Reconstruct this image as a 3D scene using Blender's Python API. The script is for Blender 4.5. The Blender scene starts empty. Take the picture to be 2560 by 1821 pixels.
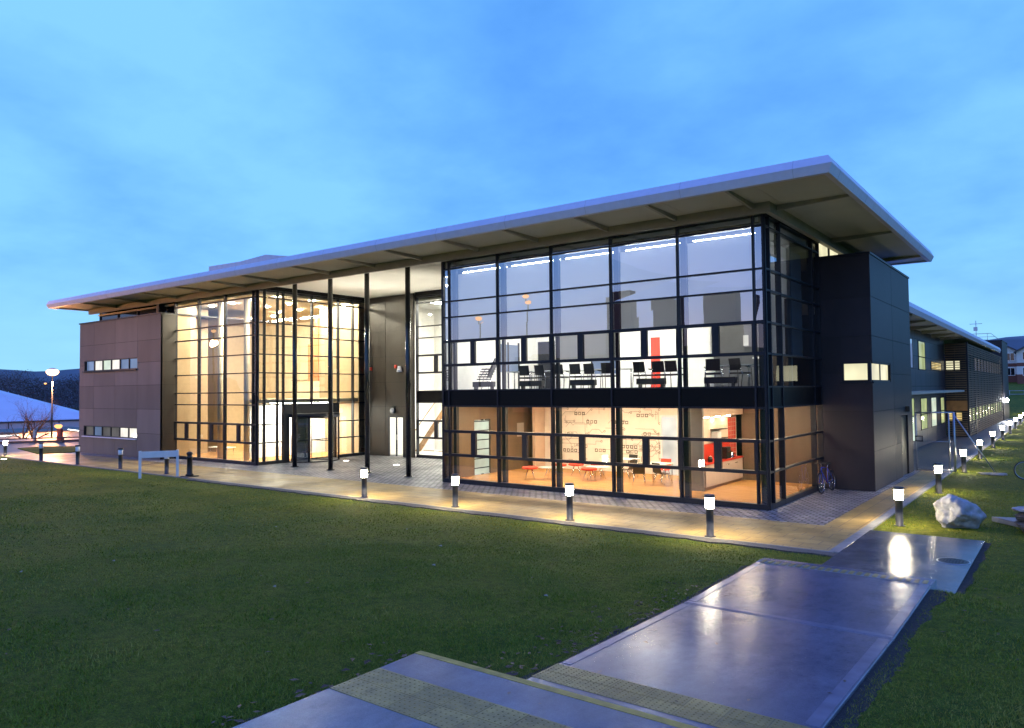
import bpy, bmesh, math, random
import numpy as np
from mathutils import Vector, Matrix, noise as mnoise
random.seed(7); RNG = np.random.default_rng(7)
sc = bpy.context.scene
COL = sc.collection
R = math.radians

# ------------------------------------------------------------------ camera
CAM = Vector((7.09294664, -21.6571459, 3.5))
YAW, PITCH, ROLL = 0.644309348, 0.0362308823, -0.00991680622
F_PX = 1865.0863
fwd = Vector((-math.sin(YAW)*math.cos(PITCH), math.cos(YAW)*math.cos(PITCH), math.sin(PITCH)))
rt = Vector((math.cos(YAW), math.sin(YAW), 0)); up = rt.cross(fwd)
rt2 = rt*math.cos(ROLL)+up*math.sin(ROLL); up2 = -rt*math.sin(ROLL)+up*math.cos(ROLL)
cd = bpy.data.cameras.new('camera'); cam = bpy.data.objects.new('camera', cd); COL.objects.link(cam)
cd.sensor_width = 36.0; cd.lens = F_PX/2560*36.0; cd.clip_end = 6000; cd.clip_start = 0.05
m = Matrix((rt2, up2, -fwd)).transposed().to_4x4(); m.translation = CAM
cam.matrix_world = m; sc.camera = cam

# ------------------------------------------------------------------ render settings
sc.render.engine = 'CYCLES'
sc.view_settings.view_transform = 'Standard'; sc.view_settings.look = 'None'
sc.view_settings.exposure = 0.0; sc.view_settings.gamma = 1.0
cy = sc.cycles
cy.use_denoising = True; cy.max_bounces = 8; cy.transparent_max_bounces = 24
cy.diffuse_bounces = 4; cy.glossy_bounces = 4; cy.sample_clamp_indirect = 6.0
cy.caustics_reflective = False; cy.caustics_refractive = False

# ------------------------------------------------------------------ world: dusk sky
SUN_EL, SUN_ROT = R(2.0), R(200)
w = bpy.data.worlds.new('World'); sc.world = w; w.use_nodes = True
nt = w.node_tree; nt.nodes.clear()
def N(t, **k):
    n = nt.nodes.new(t)
    for a, b in k.items():
        if a == 'inp':
            for i, v in b.items(): n.inputs[i].default_value = v
        else: setattr(n, a, b)
    return n
def L(a, b): nt.links.new(a, b)
tc = N('ShaderNodeTexCoord'); sep = N('ShaderNodeSeparateXYZ'); L(tc.outputs['Generated'], sep.inputs[0])
# cloud layer: noise on the direction projected on a plane overhead
zc = N('ShaderNodeMath', operation='MAXIMUM', inp={1: 0.0}); L(sep.outputs['Z'], zc.inputs[0])
za = N('ShaderNodeMath', operation='ADD', inp={1: 0.22}); L(zc.outputs[0], za.inputs[0])
dx = N('ShaderNodeMath', operation='DIVIDE'); L(sep.outputs['X'], dx.inputs[0]); L(za.outputs[0], dx.inputs[1])
dy = N('ShaderNodeMath', operation='DIVIDE'); L(sep.outputs['Y'], dy.inputs[0]); L(za.outputs[0], dy.inputs[1])
cb = N('ShaderNodeCombineXYZ'); L(dx.outputs[0], cb.inputs[0]); L(dy.outputs[0], cb.inputs[1])
n1 = N('ShaderNodeTexNoise', inp={'Scale': 0.62, 'Detail': 5.0, 'Roughness': 0.42, 'Distortion': 0.6}); L(cb.outputs[0], n1.inputs['Vector'])
n2 = N('ShaderNodeTexNoise', inp={'Scale': 2.6, 'Detail': 6.0, 'Roughness': 0.55}); L(cb.outputs[0], n2.inputs['Vector'])
nm = N('ShaderNodeMix', data_type='FLOAT', inp={0: 0.28}); L(n1.outputs[0], nm.inputs[2]); L(n2.outputs[0], nm.inputs[3])
rc = N('ShaderNodeValToRGB'); L(nm.outputs[0], rc.inputs[0])
e = rc.color_ramp.elements
e[0].position = 0.36; e[0].color = (0.085, 0.33, 0.90, 1)
e[1].position = 0.60; e[1].color = (0.25, 0.66, 1.4, 1)
x = e.new(0.475); x.color = (0.15, 0.475, 1.15, 1)
# horizon brightening (cyan) and purple zenith
rh = N('ShaderNodeValToRGB'); L(sep.outputs['Z'], rh.inputs[0])
e = rh.color_ramp.elements
e[0].position = 0.0; e[0].color = (0.95, 0.95, 0.95, 1); e[1].position = 0.16; e[1].color = (0, 0, 0, 1)
x = e.new(0.07); x.color = (0.62, 0.62, 0.62, 1)
hn = N('ShaderNodeMath', operation='MULTIPLY'); L(rh.outputs[0], hn.inputs[0])
hr = N('ShaderNodeMapRange', inp={1: 0.38, 2: 0.55, 3: 0.45, 4: 1.0}); L(n1.outputs[0], hr.inputs[0]); L(hr.outputs[0], hn.inputs[1])
mh = N('ShaderNodeMix', data_type='RGBA', inp={7: (0.36, 0.80, 1.05, 1)}); L(hn.outputs[0], mh.inputs[0]); L(rc.outputs[0], mh.inputs[6])
# behind the photographer the horizon is warm and paler
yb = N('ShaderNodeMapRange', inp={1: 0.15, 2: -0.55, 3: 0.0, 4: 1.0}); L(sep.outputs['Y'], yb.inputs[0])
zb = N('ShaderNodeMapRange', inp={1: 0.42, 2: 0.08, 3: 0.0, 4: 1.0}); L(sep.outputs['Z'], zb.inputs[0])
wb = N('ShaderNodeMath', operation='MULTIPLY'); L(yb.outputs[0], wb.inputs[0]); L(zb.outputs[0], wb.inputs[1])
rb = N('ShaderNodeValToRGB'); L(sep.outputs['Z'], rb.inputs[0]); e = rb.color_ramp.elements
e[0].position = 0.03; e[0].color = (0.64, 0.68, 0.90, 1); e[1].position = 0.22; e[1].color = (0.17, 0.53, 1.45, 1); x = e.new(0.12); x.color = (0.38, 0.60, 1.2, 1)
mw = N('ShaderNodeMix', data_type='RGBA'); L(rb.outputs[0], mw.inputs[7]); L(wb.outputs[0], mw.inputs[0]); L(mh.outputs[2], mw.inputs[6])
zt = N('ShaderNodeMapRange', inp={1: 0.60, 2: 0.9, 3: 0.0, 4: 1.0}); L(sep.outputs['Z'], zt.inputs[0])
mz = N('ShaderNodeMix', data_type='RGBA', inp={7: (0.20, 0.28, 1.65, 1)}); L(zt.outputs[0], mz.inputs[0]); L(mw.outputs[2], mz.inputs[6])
sky = N('ShaderNodeTexSky', sky_type='NISHITA', sun_disc=False, sun_elevation=SUN_EL, sun_rotation=SUN_ROT)
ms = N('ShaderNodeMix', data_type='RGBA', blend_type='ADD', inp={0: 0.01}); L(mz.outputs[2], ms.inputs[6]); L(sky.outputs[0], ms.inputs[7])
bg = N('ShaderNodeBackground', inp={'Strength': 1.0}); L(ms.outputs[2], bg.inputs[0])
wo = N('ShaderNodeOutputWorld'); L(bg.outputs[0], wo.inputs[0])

sl = bpy.data.lights.new('dusk_sun', 'SUN'); sl.energy = 0.06; sl.angle = R(40); sl.color = (0.80, 0.72, 1.0)
so = bpy.data.objects.new('dusk_sun', sl); COL.objects.link(so); so.rotation_euler = (R(62), 0, R(-20)); so.location = (0, -30, 40)

# ------------------------------------------------------------------ helpers
MATS = {}
def mat(name, col, rough=0.6, metal=0.0, var=0.0, vscale=4.0, bump=0.0, bscale=30.0, spec=0.5, stretch=None, col2=None, coat=0.0):
    """principled surface with object-space noise variation and bump"""
    m = bpy.data.materials.new(name); m.use_nodes = True; t = m.node_tree; p = t.nodes['Principled BSDF']
    p.inputs['Roughness'].default_value = rough; p.inputs['Metallic'].default_value = metal
    p.inputs['Specular IOR Level'].default_value = spec; p.inputs['Coat Weight'].default_value = coat
    p.inputs['Base Color'].default_value = (*col, 1)
    if var or bump or col2:
        c = t.nodes.new('ShaderNodeTexCoord'); mp = t.nodes.new('ShaderNodeMapping')
        if stretch: mp.inputs['Scale'].default_value = stretch
        t.links.new(c.outputs['Object'], mp.inputs[0])
    if var or col2:
        n = t.nodes.new('ShaderNodeTexNoise'); n.inputs['Scale'].default_value = vscale; n.inputs['Detail'].default_value = 5
        t.links.new(mp.outputs[0], n.inputs['Vector'])
        r = t.nodes.new('ShaderNodeValToRGB'); r.color_ramp.elements[0].position = 0.3; r.color_ramp.elements[1].position = 0.7
        a = [max(0, v*(1-var)) for v in col]; b = col2 if col2 else [v*(1+var) for v in col]
        r.color_ramp.elements[0].color = (*a, 1); r.color_ramp.elements[1].color = (*b, 1)
        t.links.new(n.outputs[0], r.inputs[0]); t.links.new(r.outputs[0], p.inputs['Base Color'])
    if bump:
        n = t.nodes.new('ShaderNodeTexNoise'); n.inputs['Scale'].default_value = bscale; n.inputs['Detail'].default_value = 4
        t.links.new(mp.outputs[0], n.inputs['Vector'])
        bn = t.nodes.new('ShaderNodeBump'); bn.inputs['Strength'].default_value = bump; bn.inputs['Distance'].default_value = 0.02
        t.links.new(n.outputs[0], bn.inputs['Height']); t.links.new(bn.outputs[0], p.inputs['Normal'])
    MATS[name] = m; return m
def emit(name, col, s):
    m = bpy.data.materials.new(name); m.use_nodes = True; t = m.node_tree; t.nodes.clear()
    e = t.nodes.new('ShaderNodeEmission'); e.inputs[0].default_value = (*col, 1); e.inputs[1].default_value = s
    o = t.nodes.new('ShaderNodeOutputMaterial'); t.links.new(e.outputs[0], o.inputs[0]); MATS[name] = m; return m
def litwin(name, col, s, rough=0.05):
    """a lit window: even light from behind the blind plus the gloss of the glass"""
    m = mat(name, (0.05, 0.05, 0.05), rough); p = m.node_tree.nodes['Principled BSDF']; t = m.node_tree
    p.inputs['Emission Color'].default_value = (*col, 1); p.inputs['Emission Strength'].default_value = s
    c = t.nodes.new('ShaderNodeTexCoord'); n = t.nodes.new('ShaderNodeTexNoise'); n.inputs['Scale'].default_value = 0.9; n.inputs['Detail'].default_value = 2
    t.links.new(c.outputs['Object'], n.inputs['Vector'])
    r = t.nodes.new('ShaderNodeMapRange'); r.inputs[1].default_value = .3; r.inputs[2].default_value = .7; r.inputs[3].default_value = s*.7; r.inputs[4].default_value = s*1.15
    t.links.new(n.outputs[0], r.inputs[0]); t.links.new(r.outputs[0], p.inputs['Emission Strength'])
    return m
def glass(name, tint, refl):
    m = bpy.data.materials.new(name); m.use_nodes = True; t = m.node_tree; t.nodes.clear()
    tr = t.nodes.new('ShaderNodeBsdfTransparent'); tr.inputs[0].default_value = (*tint, 1)
    gl = t.nodes.new('ShaderNodeBsdfGlossy'); gl.inputs['Roughness'].default_value = 0.0; gl.inputs[0].default_value = (0.95, 0.97, 1, 1)
    fr = t.nodes.new('ShaderNodeFresnel'); fr.inputs[0].default_value = 1.5
    mr = t.nodes.new('ShaderNodeMapRange'); mr.inputs[1].default_value = 0.04; mr.inputs[2].default_value = 1.0; mr.inputs[3].default_value = refl; mr.inputs[4].default_value = 1.0
    t.links.new(fr.outputs[0], mr.inputs[0])
    mx = t.nodes.new('ShaderNodeMixShader'); t.links.new(mr.outputs[0], mx.inputs[0]); t.links.new(tr.outputs[0], mx.inputs[1]); t.links.new(gl.outputs[0], mx.inputs[2])
    o = t.nodes.new('ShaderNodeOutputMaterial'); t.links.new(mx.outputs[0], o.inputs[0]); MATS[name] = m; return m

class MB:
    def __init__(s): s.v = []; s.f = []; s.sm = []
    def _add(s, vs, fs, smooth=False):
        o = len(s.v); s.v += [tuple(p) for p in vs]; s.f += [tuple(i+o for i in f) for f in fs]; s.sm += [smooth]*len(fs); return s
    def box(s, x0, x1, y0, y1, z0, z1):
        if x0 > x1: x0, x1 = x1, x0
        if y0 > y1: y0, y1 = y1, y0
        if z0 > z1: z0, z1 = z1, z0
        return s._add([(x0,y0,z0),(x1,y0,z0),(x1,y1,z0),(x0,y1,z0),(x0,y0,z1),(x1,y0,z1),(x1,y1,z1),(x0,y1,z1)],
                      [(0,3,2,1),(4,5,6,7),(0,1,5,4),(1,2,6,5),(2,3,7,6),(3,0,4,7)])
    def quad(s, a, b, c, d): return s._add([a,b,c,d], [(0,1,2,3)])
    def prism(s, poly, z0, z1):        # polygon in x,y
        n = len(poly); A = sum(poly[i][0]*poly[(i+1)%n][1]-poly[(i+1)%n][0]*poly[i][1] for i in range(n))
        if A < 0: poly = poly[::-1]
        vs = [(x,y,z0) for x,y in poly]+[(x,y,z1) for x,y in poly]
        return s._add(vs, [tuple(range(n-1,-1,-1)), tuple(range(n,2*n))]+[(i,(i+1)%n,(i+1)%n+n,i+n) for i in range(n)])
    def prism_y(s, poly, y0, y1):      # polygon in x,z extruded along y
        n = len(poly); A = sum(poly[i][0]*poly[(i+1)%n][1]-poly[(i+1)%n][0]*poly[i][1] for i in range(n))
        if A < 0: poly = poly[::-1]
        vs = [(x,y0,z) for x,z in poly]+[(x,y1,z) for x,z in poly]
        return s._add(vs, [tuple(range(n)), tuple(range(2*n-1,n-1,-1))]+[(i,i+n,(i+1)%n+n,(i+1)%n) for i in range(n)])
    def prism_x(s, poly, x0, x1):      # polygon in y,z extruded along x
        n = len(poly); A = sum(poly[i][0]*poly[(i+1)%n][1]-poly[(i+1)%n][0]*poly[i][1] for i in range(n))
        if A < 0: poly = poly[::-1]
        vs = [(x0,y,z) for y,z in poly]+[(x1,y,z) for y,z in poly]
        return s._add(vs, [tuple(range(n-1,-1,-1)), tuple(range(n,2*n))]+[(i,(i+1)%n,(i+1)%n+n,i+n) for i in range(n)])
    def tube(s, pts, r, seg=8, smooth=True, closed=False):
        pts = [Vector(p) for p in pts]; n = len(pts); rs = r if isinstance(r, (list, tuple)) else [r]*n
        vs = []; ref = None
        for i, p in enumerate(pts):
            if closed: d = pts[(i+1)%n]-pts[i-1]
            else: d = pts[min(i+1,n-1)]-pts[max(i-1,0)]
            d.normalize()
            if ref is None: ref = Vector((0,0,1)) if abs(d.z) < .9 else Vector((1,0,0))
            u = d.cross(ref).normalized(); v = u.cross(d).normalized(); ref = v
            for k in range(seg):
                a = 2*math.pi*k/seg; vs.append(p+(u*math.cos(a)+v*math.sin(a))*rs[i])
        fs = []
        for i in range(n if closed else n-1):
            j = (i+1) % n
            for k in range(seg): k2 = (k+1) % seg; fs.append((i*seg+k, j*seg+k, j*seg+k2, i*seg+k2))
        s._add(vs, fs, smooth)
        if not closed:
            o = len(s.v)-n*seg
            s.f += [tuple(o+k for k in range(seg)), tuple(o+(n-1)*seg+k for k in range(seg-1,-1,-1))]; s.sm += [False, False]
        return s
    def lathe(s, prof, c=(0,0,0), seg=24):
        vs = []; n = len(prof)
        for r, z in prof:
            for k in range(seg):
                a = 2*math.pi*k/seg; vs.append((c[0]+r*math.cos(a), c[1]+r*math.sin(a), c[2]+z))
        fs = [(i*seg+k, i*seg+(k+1)%seg, (i+1)*seg+(k+1)%seg, (i+1)*seg+k) for i in range(n-1) for k in range(seg)]
        s._add(vs, fs, True); o = len(s.v)-n*seg
        s.f += [tuple(o+k for k in range(seg-1,-1,-1)), tuple(o+(n-1)*seg+k for k in range(seg))]; s.sm += [False, False]
        return s
    def build(s, name, material, parent=None, bevel=0.0):
        me = bpy.data.meshes.new(name); me.from_pydata(s.v, [], s.f); me.update()
        me.polygons.foreach_set('use_smooth', s.sm)
        if material is not None: me.materials.append(material)
        o = bpy.data.objects.new(name, me); COL.objects.link(o)
        if parent is not None: o.parent = parent
        if bevel:
            b = o.modifiers.new('bevel', 'BEVEL'); b.width = bevel; b.segments = 2; b.limit_method = 'ANGLE'; b.angle_limit = R(40)
        return o
def tag(o, label, cat, group=None):
    o['label'] = label; o['category'] = cat
    if group: o['group'] = group
    return o
def kind(o, k): o['kind'] = k; return o
def thing(name, label, cat, loc=(0,0,0), rz=0.0, group=None):
    o = bpy.data.objects.new(name, None); COL.objects.link(o); o.location = loc; o.rotation_euler = (0,0,rz); o.empty_display_size = .2
    return tag(o, label, cat, group)
def kids(o): return [c for c in COL.objects if c.parent == o]
def copy_tree(o, parent=None):
    c = o.copy(); COL.objects.link(c); c.parent = parent
    for ch in kids(o): copy_tree(ch, c)
    return c
def place_copy(o, loc, rz, label):
    c = copy_tree(o); c.location = loc; c.rotation_euler = (0,0,rz); c['label'] = label; return c
def smooth(t): t = max(0.0, min(1.0, t)); return t*t*(3-2*t)

# ------------------------------------------------------------------ materials
M = MATS
mat('frame', (0.007, 0.0085, 0.016), 0.42, 0.0, var=.2, spec=.35)
mat('spandrel', (0.003, 0.003, 0.004), 0.4, spec=.15)
mat('clad_dark', (0.017, 0.0135, 0.020), 0.5, spec=.35, var=.22, vscale=1.2, bump=.15, bscale=60, stretch=(1, 1, .35))
mat('clad_left_lit', (0.135, 0.112, 0.110), 0.55, var=.14, vscale=1.0, bump=.12, bscale=60, stretch=(1, 1, .3))  # lighter copy of the dark cladding, street lamp light put into its colour
mat('joint', (0.012, 0.011, 0.012), 0.8)
mat('fascia', (0.60, 0.60, 0.74), 0.42, 0.0, var=.05)
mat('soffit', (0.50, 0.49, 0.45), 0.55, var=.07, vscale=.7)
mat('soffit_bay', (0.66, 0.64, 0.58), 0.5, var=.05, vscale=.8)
mat('rib', (0.30, 0.285, 0.25), 0.5, var=.06)
mat('roof_metal', (0.45, 0.46, 0.52), 0.4, 0.3, var=.08)
mat('column', (0.012, 0.012, 0.014), 0.22, 0.2, coat=.4)
mat('white_wall', (0.78, 0.76, 0.72), 0.7, var=.04)
mat('cream_wall', (0.70, 0.60, 0.42), 0.7, var=.05)
mat('tan_wall', (0.40, 0.29, 0.17), 0.65, var=.06)
mat('peach_wall', (0.72, 0.55, 0.42), 0.65, var=.04)
mat('grey_wall', (0.20, 0.20, 0.20), 0.6, var=.06)
mat('dim_wall', (0.12, 0.085, 0.055), 0.55, var=.12, vscale=2, stretch=(1, 1, .2))
mat('orange_wall', (0.55, 0.19, 0.07), 0.6)
mat('red_panel', (0.72, 0.045, 0.02), 0.45)
mat('red_fabric', (0.70, 0.055, 0.025), 0.75, var=.1)
mat('mural_wall', (0.80, 0.73, 0.64), 0.7, var=.03)
mat('ink', (0.26, 0.22, 0.19), 0.7)
mat('ink_dark', (0.10, 0.09, 0.08), 0.7)
mat('wood_floor', (0.66, 0.34, 0.11), 0.24, var=.18, vscale=3, stretch=(.4, 5, 1))
mat('carpet', (0.10, 0.10, 0.11), 0.9, var=.15)
mat('white_ceiling', (0.80, 0.79, 0.76), 0.7)
mat('black_fabric', (0.012, 0.013, 0.017), 0.6)
mat('black_plastic', (0.010, 0.010, 0.011), 0.4)
mat('chrome', (0.62, 0.63, 0.65), 0.18, 1.0)
mat('white_lam', (0.80, 0.79, 0.77), 0.3)
mat('wood', (0.30, 0.16, 0.07), 0.4, var=.2, vscale=6, stretch=(1, 8, 1))
mat('bollard', (0.055, 0.058, 0.068), 0.45, 0.4, var=.12, vscale=9)
mat('bollard_ring', (0.72, 0.74, 0.80), 0.35)
mat('cast_iron', (0.012, 0.012, 0.015), 0.4, 0.2, bump=.1)
mat('galv', (0.42, 0.44, 0.47), 0.38, 0.7, var=.12, vscale=8)
mat('sign_grey', (0.72, 0.72, 0.76), 0.42, 0.1, var=.05)
mat('timber', (0.145, 0.092, 0.052), 0.65, var=.28, vscale=5, stretch=(1, .4, 6), bump=.2)
mat('timber_orange', (0.32, 0.14, 0.035), 0.55, var=.2, vscale=4)
mat('wing_clad', (0.045, 0.045, 0.062), 0.34, 0.2, var=.15, vscale=.8)
mat('dark_void', (0.010, 0.010, 0.012), 0.7)
mat('dark_glass', (0.012, 0.014, 0.020), 0.04, spec=.8)
mat('blind', (0.62, 0.62, 0.60), 0.85, var=.03, vscale=1)
mat('gravel', (0.085, 0.080, 0.075), 0.9, var=.5, vscale=40, bump=1.0, bscale=55)
mat('soil', (0.022, 0.018, 0.014), 0.95, var=.4, vscale=12, bump=.8, bscale=40)
mat('asphalt', (0.060, 0.058, 0.060), 0.45, var=.25, vscale=3, bump=.3, bscale=90)
mat('kerb', (0.20, 0.20, 0.20), 0.6, var=.2, vscale=5, bump=.3)
mat('tactile', (0.27, 0.19, 0.05), 0.42, var=.28, vscale=6, bump=.25, bscale=60)
mat('nosing', (0.42, 0.27, 0.035), 0.45, var=.3, vscale=7)
mat('rock', (0.31, 0.30, 0.30), 0.8, var=.35, vscale=5, bump=.9, bscale=9)
mat('brown_rock', (0.13, 0.10, 0.08), 0.8, var=.35, vscale=7, bump=.9, bscale=12)
mat('bark', (0.055, 0.042, 0.040), 0.9, var=.2)
mat('rubber', (0.012, 0.012, 0.013), 0.7)
mat('bike_blue', (0.03, 0.05, 0.30), 0.25, coat=.5)
mat('bike_grey', (0.25, 0.25, 0.28), 0.3, .5)
mat('red_post', (0.45, 0.07, 0.03), 0.5)
mat('brick', (0.17, 0.06, 0.045), 0.8, var=.3, vscale=20)
mat('render_white', (0.62, 0.61, 0.60), 0.8, var=.06)
mat('slate', (0.05, 0.05, 0.06), 0.6, var=.25, vscale=6)
mat('shed_metal', (0.56, 0.56, 0.66), 0.5, 0.0, var=.06, vscale=.2)
mat('shed_wall', (0.44, 0.44, 0.56), 0.5, 0.0, var=.08, vscale=.3)
mat('manhole', (0.04, 0.04, 0.045), 0.35, .6, bump=.6, bscale=35)
mat('leaf_brown', (0.10, 0.05, 0.02), 0.6, var=.4, vscale=10)
mat('paper', (0.34, 0.32, 0.29), 0.7)
mat('hill_far', (0.085, 0.105, 0.13), 0.95, var=.35, vscale=.012)
mat('wood_far_haze', (0.115, 0.085, 0.088), 0.95, var=.4, vscale=.12)  # tone raised so that distance haze sits in the colour
for nm_ in ('clad_dark', 'clad_left_lit', 'wing_clad', 'tactile'):         # each panel its own shade
    t = M[nm_].node_tree; p = t.nodes['Principled BSDF']; src = p.inputs['Base Color'].links[0].from_socket
    gi_ = t.nodes.new('ShaderNodeNewGeometry'); r_ = t.nodes.new('ShaderNodeMapRange'); r_.inputs[3].default_value = .78; r_.inputs[4].default_value = 1.22; t.links.new(gi_.outputs['Random Per Island'], r_.inputs[0])
    mm_ = t.nodes.new('ShaderNodeMix'); mm_.data_type = 'RGBA'; mm_.blend_type = 'MULTIPLY'; mm_.inputs[0].default_value = 1; t.links.new(src, mm_.inputs[6]); t.links.new(r_.outputs[0], mm_.inputs[7]); t.links.new(mm_.outputs[2], p.inputs['Base Color'])
glass('glass_front', (0.88, 0.91, 0.91), 0.10)
glass('glass_upper', (0.74, 0.82, 0.92), 0.37)
glass('glass_clear', (0.92, 0.94, 0.92), 0.08)
emit('lens_lit', (1.0, 0.88, 0.66), 110)
emit('down_ring', (1.0, 0.82, 0.46), 1700)
emit('lens_cool', (0.94, 0.96, 1.0), 300)
emit('lamp_sodium', (1.0, 0.55, 0.26), 6)
emit('lamp_sodium_small', (1.0, 0.46, 0.14), 2.6)
emit('panel_warm', (1.0, 0.78, 0.52), 95)
emit('panel_white', (1.0, 0.97, 0.88), 100)
emit('panel_stair', (1.0, 0.97, 0.84), 70)
emit('down_warm', (1.0, 0.90, 0.68), 3000)
emit('sconce_glow', (1.0, 0.78, 0.40), 60)
emit('uplight', (1.0, 0.96, 0.85), 14)
emit('cool_tube', (0.95, 1.0, 0.95), 4)
litwin('win_yellow', (1.0, 0.94, 0.60), 0.95)
litwin('win_green', (0.78, 0.92, 0.42), 0.55)
litwin('win_white', (1.0, 0.95, 0.84), 1.0)
litwin('win_dim', (0.45, 0.42, 0.40), 0.22)
litwin('win_blue', (0.35, 0.55, 1.0), 0.35)
litwin('win_amber', (1.0, 0.74, 0.26), 0.85)
litwin('win_hall', (0.86, 1.0, 0.80), 0.8)
bt = M['blind'].node_tree                                           # roller cloth lets a little light through
tl = bt.nodes.new('ShaderNodeBsdfTranslucent'); tl.inputs[0].default_value = (.80, .80, .80, 1)
mx = bt.nodes.new('ShaderNodeMixShader'); mx.inputs[0].default_value = .70
ou = bt.nodes['Material Output']; bt.links.new(bt.nodes['Principled BSDF'].outputs[0], mx.inputs[1]); bt.links.new(tl.outputs[0], mx.inputs[2]); bt.links.new(mx.outputs[0], ou.inputs[0])

def paving(name, c1, c2, mortar, bw, bh, msize, rough0, rough1, bump=.5, rot=0.0, offset=.5, vary=.35, wetscale=.6):
    """laid units in world metres with mortar joints, stains and uneven wetness"""
    m = bpy.data.materials.new(name); m.use_nodes = True; t = m.node_tree; p = t.nodes['Principled BSDF']
    c = t.nodes.new('ShaderNodeTexCoord'); mp = t.nodes.new('ShaderNodeMapping'); mp.inputs['Rotation'].default_value = (0, 0, rot)
    t.links.new(c.outputs['Object'], mp.inputs[0])
    wn = t.nodes.new('ShaderNodeTexNoise'); wn.inputs['Scale'].default_value = 2.5; t.links.new(mp.outputs[0], wn.inputs['Vector'])
    vm = t.nodes.new('ShaderNodeMix'); vm.data_type = 'VECTOR'; vm.inputs[0].default_value = .012; t.links.new(mp.outputs[0], vm.inputs[4]); t.links.new(wn.outputs['Color'], vm.inputs[5])
    b = t.nodes.new('ShaderNodeTexBrick'); b.offset = offset
    b.inputs['Color1'].default_value = (*c1, 1); b.inputs['Color2'].default_value = (*c2, 1); b.inputs['Mortar'].default_value = (*mortar, 1)
    b.inputs['Scale'].default_value = 1.0; b.inputs['Mortar Size'].default_value = msize; b.inputs['Brick Width'].default_value = bw; b.inputs['Row Height'].default_value = bh
    b.inputs['Bias'].default_value = 0.0; b.inputs['Mortar Smooth'].default_value = .3
    t.links.new(vm.outputs[1], b.inputs['Vector'])
    n = t.nodes.new('ShaderNodeTexNoise'); n.inputs['Scale'].default_value = 1.3; n.inputs['Detail'].default_value = 8; n.inputs['Roughness'].default_value = .65; t.links.new(c.outputs['Object'], n.inputs['Vector'])
    r = t.nodes.new('ShaderNodeMapRange'); r.inputs[1].default_value = .3; r.inputs[2].default_value = .7; r.inputs[3].default_value = 1-vary; r.inputs[4].default_value = 1+vary*.5; t.links.new(n.outputs[0], r.inputs[0])
    mu = t.nodes.new('ShaderNodeMix'); mu.data_type = 'RGBA'; mu.blend_type = 'MULTIPLY'; mu.inputs[0].default_value = 1; t.links.new(b.outputs['Color'], mu.inputs[6]); t.links.new(r.outputs[0], mu.inputs[7])
    t.links.new(mu.outputs[2], p.inputs['Base Color'])
    wn2 = t.nodes.new('ShaderNodeTexNoise'); wn2.inputs['Scale'].default_value = wetscale; wn2.inputs['Detail'].default_value = 6; t.links.new(c.outputs['Object'], wn2.inputs['Vector'])
    rr = t.nodes.new('ShaderNodeMapRange'); rr.inputs[1].default_value = .28; rr.inputs[2].default_value = .72; rr.inputs[3].default_value = rough0; rr.inputs[4].default_value = rough1; t.links.new(wn2.outputs[0], rr.inputs[0]); t.links.new(rr.outputs[0], p.inputs['Roughness'])
    fn = t.nodes.new('ShaderNodeTexNoise'); fn.inputs['Scale'].default_value = 45; fn.inputs['Detail'].default_value = 4; t.links.new(c.outputs['Object'], fn.inputs['Vector'])
    ad = t.nodes.new('ShaderNodeMath'); ad.operation = 'MULTIPLY_ADD'; ad.inputs[1].default_value = .35; t.links.new(fn.outputs[0], ad.inputs[0])
    iv = t.nodes.new('ShaderNodeMath'); iv.operation = 'SUBTRACT'; iv.inputs[0].default_value = 1; t.links.new(b.outputs['Fac'], iv.inputs[1]); t.links.new(iv.outputs[0], ad.inputs[2])
    bn = t.nodes.new('ShaderNodeBump'); bn.inputs['Strength'].default_value = bump; bn.inputs['Distance'].default_value = .015; t.links.new(ad.outputs[0], bn.inputs['Height']); t.links.new(bn.outputs[0], p.inputs['Normal'])
    MATS[name] = m; return m
paving('tan_paving', (0.45, 0.31, 0.105), (0.37, 0.25, 0.085), (0.16, 0.11, 0.07), .60, .45, .012, .30, .6, .35)
paving('tan_paving_side', (0.45, 0.31, 0.105), (0.36, 0.245, 0.085), (0.15, 0.11, 0.07), .60, .45, .012, .29, .5, .35, rot=R(90))
paving('setts', (0.42, 0.41, 0.43), (0.20, 0.19, 0.21), (0.035, 0.033, 0.034), .25, .18, .034, .30, .6, 1.0, vary=.35)
paving('wet_slab', (0.15, 0.15, 0.155), (0.12, 0.12, 0.125), (0.06, 0.06, 0.06), 3.0, 1.5, .012, .10, .265, .5, vary=.45, wetscale=.5)
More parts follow.
